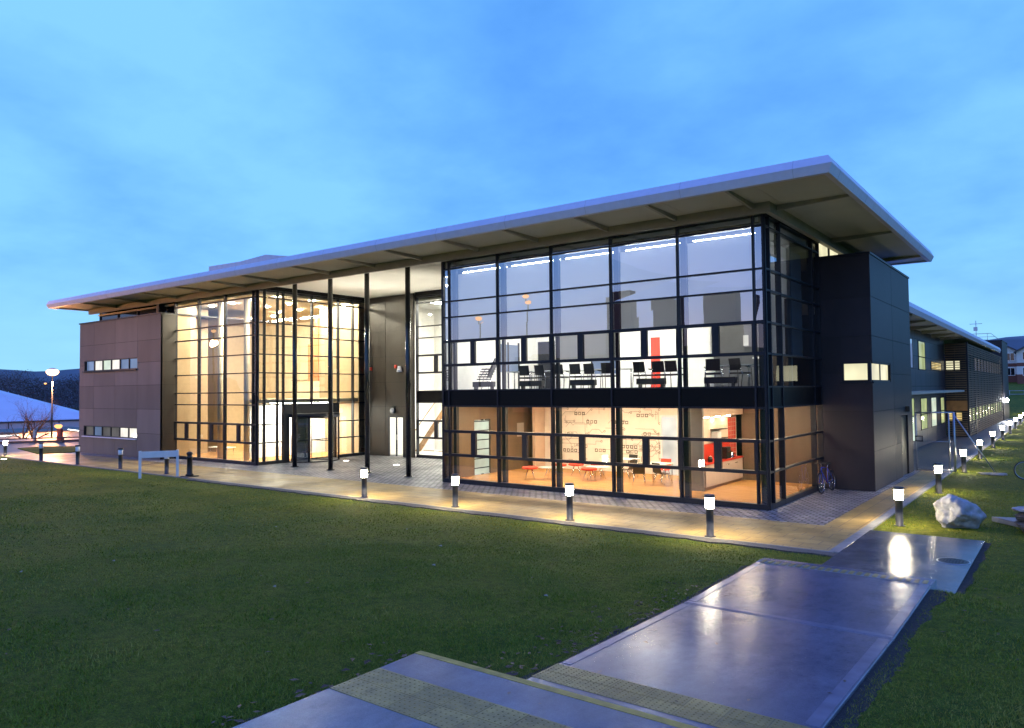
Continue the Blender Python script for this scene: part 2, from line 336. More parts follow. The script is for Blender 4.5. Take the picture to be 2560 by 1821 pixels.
def concrete():
    """trowelled wet concrete: pale and dark stains, grit, ripples that break the reflections"""
    m = bpy.data.materials.new('concrete'); m.use_nodes = True; t = m.node_tree; p = t.nodes['Principled BSDF']; p.inputs['Specular IOR Level'].default_value = .6
    c = t.nodes.new('ShaderNodeTexCoord')
    def nz(s, d, rg=.6, sc=(1, 1, 1), rot=0):
        mp = t.nodes.new('ShaderNodeMapping'); mp.inputs['Scale'].default_value = sc; mp.inputs['Rotation'].default_value = (0, 0, rot); t.links.new(c.outputs['Object'], mp.inputs[0])
        n = t.nodes.new('ShaderNodeTexNoise'); n.inputs['Scale'].default_value = s; n.inputs['Detail'].default_value = d; n.inputs['Roughness'].default_value = rg; t.links.new(mp.outputs[0], n.inputs['Vector']); return n
    def mr(n, a, b_, lo, hi):
        r = t.nodes.new('ShaderNodeMapRange'); r.inputs[1].default_value = a; r.inputs[2].default_value = b_; r.inputs[3].default_value = lo; r.inputs[4].default_value = hi; t.links.new(n.outputs[0], r.inputs[0]); return r
    def mul(a, b_):
        q = t.nodes.new('ShaderNodeMath'); q.operation = 'MULTIPLY'; t.links.new(a.outputs[0], q.inputs[0]); t.links.new(b_.outputs[0], q.inputs[1]); return q
    big = nz(.8, 6, .62); mid = nz(4.5, 6, .7, (1, .5, 1), .25); fine = nz(110, 3, .7); spot = nz(9, 5, .75)
    f = mul(mul(mr(big, .3, .7, .78, 1.14), mr(mid, .3, .7, .78, 1.16)), mul(mr(fine, .3, .7, .78, 1.2), mr(spot, .27, .40, .72, 1.0)))
    mx = t.nodes.new('ShaderNodeMix'); mx.data_type = 'RGBA'; mx.blend_type = 'MULTIPLY'; mx.inputs[0].default_value = 1; mx.inputs[6].default_value = (.170, .163, .190, 1); t.links.new(f.outputs[0], mx.inputs[7]); t.links.new(mx.outputs[2], p.inputs['Base Color'])
    w_ = nz(.9, 6, .6, (1.3, .45, 1), .3); t.links.new(mr(w_, .25, .75, .13, .265).outputs[0], p.inputs['Roughness'])
    rip = nz(16, 4, .6, (.35, 1.6, 1), .0); ad = t.nodes.new('ShaderNodeMath'); ad.operation = 'MULTIPLY_ADD'; ad.inputs[1].default_value = .25; t.links.new(fine.outputs[0], ad.inputs[0]); t.links.new(rip.outputs[0], ad.inputs[2])
    bn = t.nodes.new('ShaderNodeBump'); bn.inputs['Strength'].default_value = .22; bn.inputs['Distance'].default_value = .012; t.links.new(ad.outputs[0], bn.inputs['Height']); t.links.new(bn.outputs[0], p.inputs['Normal'])
    MATS['concrete'] = m
concrete()
mat('concrete_edge', (0.205, 0.19, 0.22), .25, var=.15, vscale=4, bump=.1)

# ------------------------------------------------------------------ ground
def H(x, y):
    t = max(0.0, -5.0-y)
    h = -0.03+0.36*smooth(t/12)+0.3*smooth((t-10)/25)
    h += 0.05*smooth(t/5)*mnoise.noise(Vector((x*.16, y*.16, 3)))
    if .4 < x < 6.6 and -26 < y < -7.05: h = max(h*.3, (.13 if y > -10.7 else .13+.0277*(-10.7-y)))*smooth((x-.4)/1.2)*smooth((6.6-x)/1.2)*smooth((-7.05-y)/.5)+h*(1-smooth((x-.4)/1.2)*smooth((6.6-x)/1.2)*smooth((-7.05-y)/.5))
    if x < -58: h -= 4*smooth((-58-x)/40)
    if y > 76: h += 4.5*smooth((y-78)/38)*smooth((x+70)/40)
    if x > 5.6 or y > 15: h += 0.03*mnoise.noise(Vector((x*.3, y*.3, 8)))-.0
    return h
def grid_axis(lo, hi, a, b, st):
    fine = list(np.arange(a, b+1e-6, st)); out = []; s = st; v = a
    while v > lo: s *= 1.35; v -= s; out.append(v)
    hi_ = []; s = st; v = fine[-1]
    while v < hi: s *= 1.35; v += s; hi_.append(v)
    return out[::-1]+fine+hi_
xs = grid_axis(-2500, 2500, -64, 14, .6); ys = grid_axis(-2500, 2500, -30, 20, .6)
g = MB(); nx = len(xs)
g.v = [(x, y, H(x, y)) for y in ys for x in xs]
g.f = [(j*nx+i, j*nx+i+1, (j+1)*nx+i+1, (j+1)*nx+i) for j in range(len(ys)-1) for i in range(nx-1)]; g.sm = [True]*len(g.f)
def lawn_mat():
    m = bpy.data.materials.new('lawn'); m.use_nodes = True; t = m.node_tree; p = t.nodes['Principled BSDF']
    p.inputs['Roughness'].default_value = .85; p.inputs['Specular IOR Level'].default_value = .15
    c = t.nodes.new('ShaderNodeTexCoord')
    def nz(s, d, rg=.6):
        n = t.nodes.new('ShaderNodeTexNoise'); n.inputs['Scale'].default_value = s; n.inputs['Detail'].default_value = d; n.inputs['Roughness'].default_value = rg; t.links.new(c.outputs['Object'], n.inputs['Vector']); return n
    a = nz(.35, 5); b = nz(6, 6, .7); d = nz(38, 4, .7)
    r = t.nodes.new('ShaderNodeValToRGB'); t.links.new(a.outputs[0], r.inputs[0]); e = r.color_ramp.elements
    e[0].position = .35; e[0].color = (.062, .105, .006, 1); e[1].position = .68; e[1].color = (.135, .145, .010, 1)
    r2 = t.nodes.new('ShaderNodeValToRGB'); t.links.new(b.outputs[0], r2.inputs[0]); e = r2.color_ramp.elements
    e[0].position = .3; e[0].color = (.45, .5, .45, 1); e[1].position = .72; e[1].color = (1.5, 1.4, 1.2, 1)
    r3 = t.nodes.new('ShaderNodeMapRange'); r3.inputs[1].default_value = .3; r3.inputs[2].default_value = .7; r3.inputs[3].default_value = .35; r3.inputs[4].default_value = 1.7; t.links.new(d.outputs[0], r3.inputs[0])
    m1 = t.nodes.new('ShaderNodeMix'); m1.data_type = 'RGBA'; m1.blend_type = 'MULTIPLY'; m1.inputs[0].default_value = 1; t.links.new(r.outputs[0], m1.inputs[6]); t.links.new(r2.outputs[0], m1.inputs[7])
    m2 = t.nodes.new('ShaderNodeMix'); m2.data_type = 'RGBA'; m2.blend_type = 'MULTIPLY'; m2.inputs[0].default_value = 1; t.links.new(m1.outputs[2], m2.inputs[6]); t.links.new(r3.outputs[0], m2.inputs[7])
    t.links.new(m2.outputs[2], p.inputs['Base Color'])
    ad = t.nodes.new('ShaderNodeMath'); ad.operation = 'ADD'; t.links.new(b.outputs[0], ad.inputs[0]); t.links.new(d.outputs[0], ad.inputs[1])
    bn = t.nodes.new('ShaderNodeBump'); bn.inputs['Strength'].default_value = .9; bn.inputs['Distance'].default_value = .05; t.links.new(ad.outputs[0], bn.inputs['Height']); t.links.new(bn.outputs[0], p.inputs['Normal'])
    MATS['lawn'] = m
lawn_mat()
kind(g.build('ground', M['lawn']), 'structure')

def sheet(name, poly, z0, z1, m, bevel=0):
    return kind(MB().prism(poly, z0, z1).build(name, m, bevel=bevel), 'structure')
def rect(x0, x1, y0, y1): return [(x0,y0),(x1,y0),(x1,y1),(x0,y1)]
sheet('paved_path', rect(-46, 2.80, -4.72, -1.65), -.1, 0.004, M['tan_paving'])
sheet('side_path', rect(1.92, 2.80, -1.65, 13.7), -.1, 0.004, M['tan_paving_side'])
sheet('cobbled_forecourt', rect(-42, 1.92, -1.65, 14), -.1, 0.0, M['setts'])
sheet('path_edging', rect(2.80, 3.02, -4.72, 80), -.1, 0.012, M['kerb'], .006)
sheet('wing_path', rect(-.3, 2.80, 13.7, 80), -.1, 0.002, M['asphalt'])
sheet('lower_slab', rect(3.02, 5.40, -7.05, -1.70), -.12, 0.014, M['wet_slab'])
sheet('path_kerb', rect(-41.5, 2.9, -4.80, -4.72), -.1, 0.010, M['kerb'], .004)
# ragged gravel strip between kerb and lawn
pl = [(x, -4.80) for x in np.linspace(-22, 3.0, 60)]; pr = [(x, -5.10-.09*mnoise.noise(Vector((x*1.7, 0, 0)))-.05*random.random()) for x in np.linspace(3.0, -22, 160)]
sheet('gravel_strip', pl+pr, -.1, 0.002, M['gravel'])
# road and left hand surfaces
sheet('road', [(-62,-30),(-46,-30),(-46,-1.65),(-42,-1.65),(-42,14),(-44,30),(-62,30)], -.12, -.004, M['asphalt'])
gi = MB().prism([(-49,-1.7),(-42.6,-2.9),(-42.1,-1.2),(-44,.9),(-47.3,1.2),(-49.3,-.2)], -.1, .05).build('grass_verge', M['lawn'], bevel=.03); kind(gi, 'structure')
sheet('road_kerb', [(-56.4,-1.0),(-56.15,-1.1),(-52.3,5.2),(-52.55,5.3)], -.1, .10, M['kerb'], .01)

# concrete flight towards the photographer
def landing():
    b = MB()
    b.box(2.12, 5.10, -10.66, -6.82, -.2, .172)                      # lower panel of the middle landing
    b.prism_x([(-10.68,-.2),(-10.68,.175),(-15.2,.30),(-15.2,-.2)], 2.12, 5.10)
    kind(b.build('middle_landing', M['concrete'], bevel=.012), 'structure')
    e = MB()
    e.prism_x([(-10.50,.165),(-10.50,.1765),(-6.95,.1765),(-6.95,.165)], 4.93, 5.07); e.prism_x([(-10.50,.165),(-10.50,.1765),(-7.3,.1765),(-7.3,.165)], 2.15, 2.27)
    e.prism_x([(-14.15,.26),(-14.15,.2765),(-10.75,.181),(-10.75,.165)], 4.93, 5.07); e.prism_x([(-14.15,.26),(-14.15,.2765),(-10.75,.181),(-10.75,.165)], 2.15, 2.27)
    e.prism_x([(-10.62,.165),(-10.62,.1763),(-10.52,.1763),(-10.52,.165)], 2.15, 5.07)
    kind(e.build('slab_margin', M['concrete_edge']), 'structure')
    c = MB()
    cb_ = MB().box(2.12, 5.10, -7.32, -7.05, .165, .1752); kind(cb_.build('tactile_base', M['kerb']), 'structure')
    for i in range(22):
        x = 2.2+i*.131; c.box(x, x+.075, -7.30, -7.07, .17, .186)
    kind(c.build('tactile_strip', M['tactile'], bevel=.003), 'structure')
    up_ = MB(); up_.box(.84, 6.2, -24, -15.2, -.3, .45)
    kind(up_.build('upper_landing', M['concrete'], bevel=.015), 'structure')
    n = MB(); n.box(.85, 6.19, -15.30, -15.195, .36, .4545); kind(n.build('step_nosing', M['nosing'], bevel=.004), 'structure')
    def blister(x0, x1, y0, y1, z, slope=0.0):
        bb = MB(); k = max(1, round((x1-x0)/.40)); wd = (x1-x0)/k; r = max(1, round((y1-y0)/.36)); hd = (y1-y0)/r
        for i in range(k):
            for j in range(r):
                a, b_ = x0+i*wd+.003, x0+(i+1)*wd-.003; c_, d_ = y0+j*hd+.003, y0+(j+1)*hd-.003
                zz = lambda y: z+slope*(y-y0)
                bb._add([(a,c_,zz(c_)),(b_,c_,zz(c_)),(b_,d_,zz(d_)),(a,d_,zz(d_)),(a,c_,zz(c_)-.02),(b_,c_,zz(c_)-.02),(b_,d_,zz(d_)-.02),(a,d_,zz(d_)-.02)], [(0,1,2,3),(0,4,5,1),(1,5,6,2),(2,6,7,3),(3,7,4,0)])
                for u in range(6):
                    for v in range(5):
                        px, py = a+(u+.5)*(b_-a)/6, c_+(v+.5)*(d_-c_)/5; q = zz(py)-.001
                        vs = [(px+.0135*math.cos(t*math.pi/4), py+.0135*math.sin(t*math.pi/4), q) for t in range(8)]+[(px+.008*math.cos(t*math.pi/4), py+.008*math.sin(t*math.pi/4), q+.005) for t in range(8)]
                        bb._add(vs, [(t, (t+1)%8, (t+1)%8+8, t+8) for t in range(8)]+[tuple(range(8,16))])
        return kind(bb.build('tactile_paving', M['tactile']), 'structure')
    blister(2.12, 5.10, -14.74, -14.2, .2913, -.02765)
    blister(.86, 6.18, -16.56, -15.86, .4545)
    ed = MB(); ed.box(5.10, 5.42, -16, -7.0, -.2, .02)                # earth strip beside the slab
    return None
landing()
def soil_strip(name, pts, wd, seed):
    b = MB(); n = 140
    P = [Vector((*p, 0)) for p in pts]; L_ = [0]
    for i in range(1, len(P)): L_.append(L_[-1]+(P[i]-P[i-1]).length)
    rows = []
    for k in range(n+1):
        s = L_[-1]*k/n; i = max(j for j in range(len(P)-1) if L_[j] <= s+1e-9); t = (s-L_[i])/(L_[i+1]-L_[i]); p = P[i].lerp(P[i+1], t); d = (P[i+1]-P[i]).normalized(); q = Vector((-d.y, d.x, 0))
        ww = wd*(.75+.6*mnoise.noise(Vector((s*1.3, seed, 0)))+.25*random.random())
        a, c = p, p+q*ww
        rows.append(((a.x,a.y,H(a.x,a.y)+.012), (c.x,c.y,H(c.x,c.y)+.004)))
    for i in range(n): b.quad(rows[i][0], rows[i+1][0], rows[i+1][1], rows[i][1])
    return kind(b.build(name, M['soil']), 'structure')
soil_strip('soil_edge', [(5.08,-6.9),(5.08,-16)], -.30, 1) if False else soil_strip('soil_edge', [(5.08,-16),(5.08,-7.0)], -.30, 1)
soil_strip('soil_edge', [(5.38,-7.0),(5.38,-1.7)], -.16, 2)
soil_strip('soil_edge', [(2.14,-15.2),(2.14,-7.2)], .16, 3)
soil_strip('soil_edge', [(.86,-24),(.86,-15.15),(2.14,-15.15)], .26, 4)

# ------------------------------------------------------------------ main building
BLD = thing('office_building', 'modern glass and dark panel office building with broad flat overhanging roof', 'building')
ZT = [.16, 1.07, 1.97, 2.94, 3.55, 4.52, 5.44, 6.38, 7.0, 8.26, 8.60]
def cwall(axis, plane, us, zs, opens=(), spandrels=(), gm='glass_front', skip=lambda u, z: False, upper=None, thin=False, posts=()):
    """curtain wall: mullion and transom grid as one part, each pane a sub-part. axis 'x': facade faces -y; 'y': faces +x"""
    def bx(b, u0, u1, d0, d1, z0, z1):
        if axis == 'x': b.box(u0, u1, plane-d0, plane-d1, z0, z1)
        else: b.box(plane+d0, plane+d1, u0, u1, z0, z1)
    fr = MB(); mw_ = .028; ztop = zs[-1]; z0 = zs[0]
    for i, u in enumerate(us):
        zlo = 0.0
        if skip(u, .5) and skip(u-.05, .5) and skip(u+.05, .5): zlo = 2.94
        bx(fr, u-mw_, u+mw_, -.12, .06, zlo, ztop+.05)
    panes = []
    for i in range(len(us)-1):
        a, c = us[i]+mw_, us[i+1]-mw_
        for j in range(len(zs)):
            if skip((a+c)/2, zs[j]-.01) and skip((a+c)/2, zs[j]+.01): continue
            th = .026
            if j == 0: bx(fr, a, c, -.12, .055, 0.0, zs[0]); continue
            if j in opens or j-1 in opens: th = .05
            bx(fr, a, c, -.11, .05, zs[j]-th, zs[j]+th)
        for j in range(len(zs)-1):
            if skip((a+c)/2, (zs[j]+zs[j+1])/2): continue
            zl = zs[j]+(.026 if j else 0)+(.024 if (j in opens or j-1 in opens) and j else 0); zh = zs[j+1]-.026-(.024 if j in opens or j+1 in opens else 0)
            if j in opens and c-a > 1.2:
                md = (a+c)/2; bx(fr, md-.055, md+.055, -.10, .048, zl, zh)
                for q0, q1 in ((a, md-.055), (md+.055, c)):
                    bx(fr, q0, q0+.055, -.06, .044, zl, zh); bx(fr, q1-.055, q1, -.06, .044, zl, zh)
                    panes.append((q0+.055, q1-.055, zl, zh, j))
            else: panes.append((a, c, zl, zh, j))
    f = fr.build('curtain_wall', M['frame'], BLD)
    for a, c, zl, zh, j in panes:
        p = MB(); t = [random.uniform(-.0022, .0022) for _ in range(4)]
        if j in spandrels:
            bx(p, a, c, -.02, .02, zl, zh); p.build('spandrel_panel', M['spandrel'], f); continue
        if axis == 'x': p.quad((a,plane+t[0],zl),(c,plane+t[1],zl),(c,plane+t[2],zh),(a,plane+t[3],zh))
        else: p.quad((plane+t[0],a,zl),(plane+t[1],c,zl),(plane+t[2],c,zh),(plane+t[3],a,zh))
        g_ = gm if (upper is None or j < upper[0]) else upper[1]
        p.build('glass_pane', M[g_], f)
    return f
bays = [-12.49, -12.20]+[-12.20+2.382*k for k in range(1, 5)]+[-.29, 0.0]
cw = cwall('x', 0.0, bays, ZT, opens=(1, 5), spandrels=(3,), upper=(6, 'glass_upper'))
cs = cwall('y', 0.0, [.03, .42, 1.43, 4.94, 5.80], ZT, opens=(), spandrels=(3,), upper=(5, 'glass_upper'))
cl = cwall('y', -12.49, [], ZT) if False else None
ab = [-32.36, -29.98, -27.56, -25.10, -24.80]
ca = cwall('x', 0.0, ab, ZT, opens=(1,), spandrels=())
por = lambda u, z: (1.53 < u < 5.05 and z < 2.94)
cr = cwall('y', -24.77, [.03, .42, 1.18, 1.53, 3.29, 5.05, 6.08, 7.06], ZT, opens=(), skip=por)
cst = cwall('x', 7.3, [-21.05, -18.3, -15.45, -12.6], ZT, opens=(1, 5), spandrels=(3,), gm='glass_clear')
# glazed left flank of the corner block (faces the recess)
lf = MB(); lp = []
for y in (.03, 2.4, 4.8, 7.2): lf.box(-12.62, -12.50, y-.028, y+.028, 0, 8.6)
for i, z in enumerate(ZT): lf.box(-12.60, -12.51, .06, 7.17, z-.03, z+.03)
lfo = lf.build('curtain_wall', M['frame'], BLD)
for a, c in ((.06, 2.37), (2.43, 4.77), (4.83, 7.17)):
    for i in range(len(ZT)-1):
        p = MB(); 
        if i == 3: p.box(-12.57, -12.53, a, c, ZT[i]+.03, ZT[i+1]-.03); p.build('spandrel_panel', M['spandrel'], lfo)
        else: p.quad((-12.55,c,ZT[i]+.03),(-12.55,a,ZT[i]+.03),(-12.55,a,ZT[i+1]-.03),(-12.55,c,ZT[i+1]-.03)); p.build('glass_pane', M['glass_front'], lfo)

# ---- clad walls: panels with open joints on a dark backing
def clad(name, axis, plane, us, zs, m, holes=(), backing=.10, parent=BLD, face=1):
    """axis 'x': panels face -y (face=1); axis 'y': panels face +x"""
    def bx(b, u0, u1, d0, d1, z0, z1):
        if axis == 'x': b.box(u0, u1, plane-d0, plane-d1, z0, z1)
        else: b.box(plane+d0, plane+d1, u0, u1, z0, z1)
    g_ = .009; b = MB(); bk = MB()
    for i in range(len(us)-1):
        for j in range(len(zs)-1):
            cells = [(us[i], us[i+1], zs[j], zs[j+1])]
            for h in holes:
                out = []
                for (a, c, l, t) in cells:
                    if h[0] >= c-1e-6 or h[1] <= a+1e-6 or h[2] >= t-1e-6 or h[3] <= l+1e-6: out.append((a,c,l,t)); continue
                    if h[0] > a: out.append((a, h[0], l, t))
                    if h[1] < c: out.append((h[1], c, l, t))
                    a2, c2 = max(a, h[0]), min(c, h[1])
                    if h[2] > l: out.append((a2, c2, l, h[2]))
                    if h[3] < t: out.append((a2, c2, h[3], t))
                cells = out
            for (a, c, l, t) in cells:
                e0 = g_ if abs(a-us[i]) < 1e-6 else 0; e1 = g_ if abs(c-us[i+1]) < 1e-6 else 0; e2 = g_ if abs(l-zs[j]) < 1e-6 else 0; e3 = g_ if abs(t-zs[j+1]) < 1e-6 else 0
                bx(b, a+e0, c-e1, -.012, 0, l+e2, t-e3); bx(bk, a, c, -backing, -.012, l, t)
    o = b.build(name, m, parent); bk.build('wall_backing', M['joint'], o); return o
zrow = [0, 1.36, 2.70, 4.03, 5.44, 6.7, 8.0]
# recess back wall with its door opening
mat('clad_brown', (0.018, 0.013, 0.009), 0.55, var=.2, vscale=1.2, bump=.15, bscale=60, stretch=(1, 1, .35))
clad('clad_wall', 'x', 7.1, [-24.74, -23.26, -21.72, -21.10], [0, 1.36, 2.72, 4.05, 5.46, 6.86, 8.80], M['clad_brown'], holes=[(-23.10, -21.86, 0, 2.2)])
# left clad volume
LXW = [-42.0, -40.09, -37.42, -34.84, -32.30]
s1, s2 = (-41.35, -34.84, 4.95, 5.60), (-41.35, -34.84, 1.04, 1.66)
clad('clad_wall', 'x', -.85, LXW, [-.12, 1.36, 2.70, 4.03, 5.30, 6.52, 7.88], M['clad_left_lit'], holes=[s1, s2])
clad('clad_wall', 'y', -32.30, [-.84, .0], [0, 1.36, 2.70, 4.03, 5.30, 6.52, 7.88], M['clad_brown'])  # return of the same volume in a darker copy, its shade in the colour
lv = MB(); lv.box(-42.0, -41.9, -.75, 12, -.1, 7.86); lv.box(-41.9, -32.45, 0.1, 0.2, -.1, 4.9) ; lv.build('side_wall', M['clad_left_lit'], BLD)
MB().box(-42.06, -32.24, -.90, 6, 7.88, 7.95).build('parapet_cap', M['frame'], BLD)
def strip_window(s, mats, wd):
    b = MB(); x0, x1, z0, z1 = s; d = -.85+.14
    b.box(x0, x1, d-.13, d+.04, z0, z0+.05); b.box(x0, x1, d-.13, d+.04, z1-.05, z1); b.box(x0, x0+.05, d-.10, d+.04, z0+.05, z1-.05); b.box(x1-.05, x1, d-.10, d+.04, z0+.05, z1-.05)
    n = len(mats); xs_ = [x0+.05+(x1-x0-.1)*k/n for k in range(n+1)]
    for k in range(1, n): b.box(xs_[k]-.045, xs_[k]+.045, d-.06, d+.04, z0+.05, z1-.05)
    o = b.build('window', M['frame'], BLD)
    for k in range(n): MB().box(xs_[k]+(.045 if k else 0), xs_[k+1]-(.045 if k < n-1 else 0), d, d+.02, z0+.05, z1-.05).build('pane', M[mats[k]], o)
    MB().box(x0-.06, x1+.03, -.95, -.852, z0-.06, z0-.004).build('sill', M['fascia'] if wd else M['frame'], o)
strip_window(s1, ['win_blue', 'win_white', 'win_hall', 'win_white', 'win_blue', 'win_blue'], 0)
strip_window(s2, ['win_dim', 'win_blue', 'win_dim', 'win_dim', 'win_white', 'win_white'], 1)
# clerestory over the left volume
ck = MB()
for xx in (-41.85, -39.5, -37.1, -34.8, -32.5): ck.box(xx-.05, xx+.05, .25, .40, 7.95, 8.86)
ck.box(-41.9, -32.4, .26, .39, 8.00, 8.06); cko = ck.build('clerestory', M['frame'], BLD)
for a, c in zip((-41.8, -39.45, -37.05, -34.75), (-39.55, -37.15, -34.85, -32.55)): MB().box(a, c, .31, .33, 8.06, 8.85).build('pane', M['dark_glass'], cko)
MB().box(-34.05, -33.75, -.2, .2, 7.95, 8.86).build('roof_strut', M['frame'], BLD)
# stair tower block on the right
YB, XB, YE, ZB = 5.78, 1.69, 13.35, 8.05
wf = (.72, XB, 3.70, 4.38); wr = (YB, 8.95, 3.70, 4.38)
clad('clad_wall', 'x', YB, [0.06, XB-.002], [0, 1.38, 2.68, 4.0, 5.26, 6.6, ZB], M['clad_dark'], holes=[wf])
clad('clad_wall', 'y', XB, [YB+.002, 9.5, YE], [0, 1.34, 2.68, 4.0, 5.26, 6.6, ZB], M['clad_dark'], holes=[wr, (10.85, 12.25, 0, 2.38)])
MB().box(-.1, XB+.03, YB-.03, YE+.03, ZB, ZB+.07).build('parapet_cap', M['frame'], BLD)
MB().box(-.1, XB-.1, YE-.1, YE, 0, ZB).build('side_wall', M['clad_dark'], BLD)
wb_ = MB(); d0 = YB+.10; d1 = XB-.10
wb_.box(.72, .78, d0-.09, d0+.06, 3.70, 4.38); wb_.box(.78, d1+.05, d0-.10, d0+.05, 3.70, 3.76); wb_.box(.78, d1+.05, d0-.10, d0+.05, 4.32, 4.38)
wb_.box(d1-.05, d1+.055, d0-.105, d0+.05, 3.76, 4.32)
wb_.box(d1-.05, d1+.08, d0+.06, 8.95, 3.70, 3.76); wb_.box(d1-.05, d1+.08, d0+.06, 8.95, 4.32, 4.38); wb_.box(d1-.05, d1+.04, 8.85, 8.95, 3.76, 4.32); wb_.box(d1-.05, d1+.04, 7.32, 7.46, 3.76, 4.32)
wo_ = wb_.build('corner_window', M['frame'], BLD)
MB().box(.78, d1-.05, d0, d0+.02, 3.76, 4.32).build('pane', M['win_yellow'], wo_)
MB().box(d1, d1+.02, d0+.08, 7.32, 3.76, 4.32).build('pane', M['win_yellow'], wo_)
MB().box(d1, d1+.02, 7.46, 8.85, 3.76, 4.32).build('pane', M['win_yellow'], wo_)
MB().box(.66, XB+.06, YB-.06, YB-.004, 3.64, 3.696).build('sill', M['frame'], wo_)
dd = MB(); dd.box(XB-.12, XB-.06, 10.9, 12.2, 0.02, 2.34); ddo = dd.build('side_door', M['black_plastic'], BLD)
MB().box(XB-.06, XB-.02, 11.0, 11.04, .9, 1.2).build('handle', M['chrome'], ddo)
wl = MB(); wl.box(XB, XB+.16, 11.75, 11.98, 2.52, 2.74); wlo = wl.build('wall_light', M['black_plastic'], BLD, .02)
# lit clerestory above the stair tower
cl2 = MB(); 
for y in (5.86, 7.35, 8.9, 10.5): cl2.box(-.08, .04, y-.04, y+.04, 8.12, 8.8)
cl2.box(-.08, .03, 5.9, 10.46, 8.12, 8.16); cl2.box(-.08, .03, 5.9, 10.46, 8.70, 8.8); c2o = cl2.build('clerestory', M['frame'], BLD)
for a, c in ((5.9, 7.31), (7.39, 8.86), (8.94, 10.46)): MB().box(-.04, -.02, a, c, 8.16, 8.70).build('pane', M['win_yellow'], c2o)
MB().box(-.3, -.1, 10.5, 14, 8.05, 8.84).build('side_wall', M['clad_dark'], BLD)

# ---- roof
RX0, RX1, RY0, RY1 = -42.6, 2.47, -2.45, 14.2
def roof():
    b = MB()
    def ring(o, z): return [(RX0-o, RY0-o, z), (RX1+o, RY0-o, z), (RX1+o, RY1+o, z), (RX0-o, RY1+o, z)]
    rr = [ring(-.16, 8.86), ring(-.16, 8.80), ring(-.02, 8.80), ring(.07, 9.02), ring(-.03, 9.24), ring(-.4, 9.30)]
    vs = [p for r_ in rr for p in r_]; fs = []
    for k in range(len(rr)-1):
        for i in range(4): j = (i+1) % 4; fs.append((k*4+i, k*4+j, (k+1)*4+j, (k+1)*4+i))
    fs.append((20, 21, 22, 23)); b._add(vs, fs)
    ro = b.build('roof', M['fascia'], BLD)
    for k in range(15):
        x0 = 1.6-k*3.05; MB().prism_x([(RY0+.016,8.799),(RY0-.0735,9.02),(RY0+.0265,9.2435),(RY0+.12,9.20),(RY0+.12,8.84)], x0-.007, x0+.007).build('fascia_joint', M['roof_metal'], ro)
    for y0 in (-1.6, 1.5, 4.6, 7.7, 10.8): MB().prism_y([(RX1-.016,8.799),(RX1+.0735,9.02),(RX1-.0265,9.2435),(RX1-.12,9.20),(RX1-.12,8.84)], y0-.007, y0+.007).build('fascia_joint', M['roof_metal'], ro)
    sj = MB()                                                        # soffit panels with joints
    xs_ = [RX0+.16]+[-40.0+2.7*k for k in range(16)]+[RX1-.16]
    for i in range(len(xs_)-1):
        for y0, y1 in ((RY0+.16, .1), (7.1, RY1-.16)): sj.box(xs_[i]+.004, xs_[i+1]-.004, y0+.004, y1-.004, 8.862, 8.90)
        if not (-24.9 < (xs_[i]+xs_[i+1])/2 < -12.6): sj.box(xs_[i]+.004, xs_[i+1]-.004, .104, 7.096, 8.862, 8.90)
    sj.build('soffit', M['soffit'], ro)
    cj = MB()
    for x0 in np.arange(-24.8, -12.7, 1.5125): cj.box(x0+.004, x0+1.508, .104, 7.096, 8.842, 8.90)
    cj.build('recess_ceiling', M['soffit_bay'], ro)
    for x0 in (-.2, -2.6, -5.0, -7.8, -10.5, -13.4, -16.1, -19.0, -22.7, -25.3, -28.3, -31.7, -35.0, -38.5):
        MB().prism_x([(RY0+.18, 8.858), (RY0+.18, 8.79), (-.28, 8.70), (-.28, 8.858)], x0-.045, x0+.045).build('rib', M['rib'], ro)
    for y0 in (.35, 6.5, 12.5):
        MB().prism_y([(RX1-.18, 8.858), (RX1-.18, 8.79), (.32, 8.70), (.32, 8.858)], y0-.045, y0+.045).build('rib', M['rib'], ro)
    MB().box(-42.2, .30, -.28, -.12, 8.56, 8.858).build('edge_beam', M['rib'], ro)
    MB().box(.14, .30, -.12, 13.9, 8.56, 8.858).build('edge_beam', M['rib'], ro)
    for q_ in ((-12.5, .06, -.07, .12, 8.655, 8.86), (-.12, .06, .12, 5.8, 8.655, 8.86), (-32.4, -24.8, -.07, .12, 8.655, 8.86), (-24.88, -24.71, .12, 7.1, 8.655, 8.86), (-21.1, -12.6, 7.24, 7.42, 8.655, 8.86)): MB().box(*q_).build('head_panel', M['spandrel'], BLD)
    MB().prism_y([(-29.9,9.25),(-29.9,10.36),(-27.0,10.30),(-24.8,10.40),(-21.0,9.80),(-21.0,9.25)], .5, 6).build('rooflight', M['roof_metal'], ro)
    cvs = MB()                                                       # small bracket arms over the glazing
    for k in range(5): x0 = bays[k+1]; cvs.prism_y([(x0+.05, 8.60), (x0+.75, 8.60), (x0+.55, 8.52), (x0+.05, 8.50)], -.10, -.065)
    cvs.build('blind_bracket', M['frame'], BLD)
roof()
for x0 in (-22.55, -19.95, -17.5, -15.0):
    c = MB().tube([(x0,.55,0),(x0,.55,8.86)], .11, 20).build('column', M['column'], BLD)
    MB().lathe([(.19,0),(.19,.02),(.12,.03)], (x0,.55,.004), 20).build('base_plate', M['column'], c)
# main volume closing walls
bk_ = MB(); bk_.box(-41.9, -.3, 13.6, 13.8, 0, 8.84); bk_.build('rear_wall', M['clad_dark'], BLD)

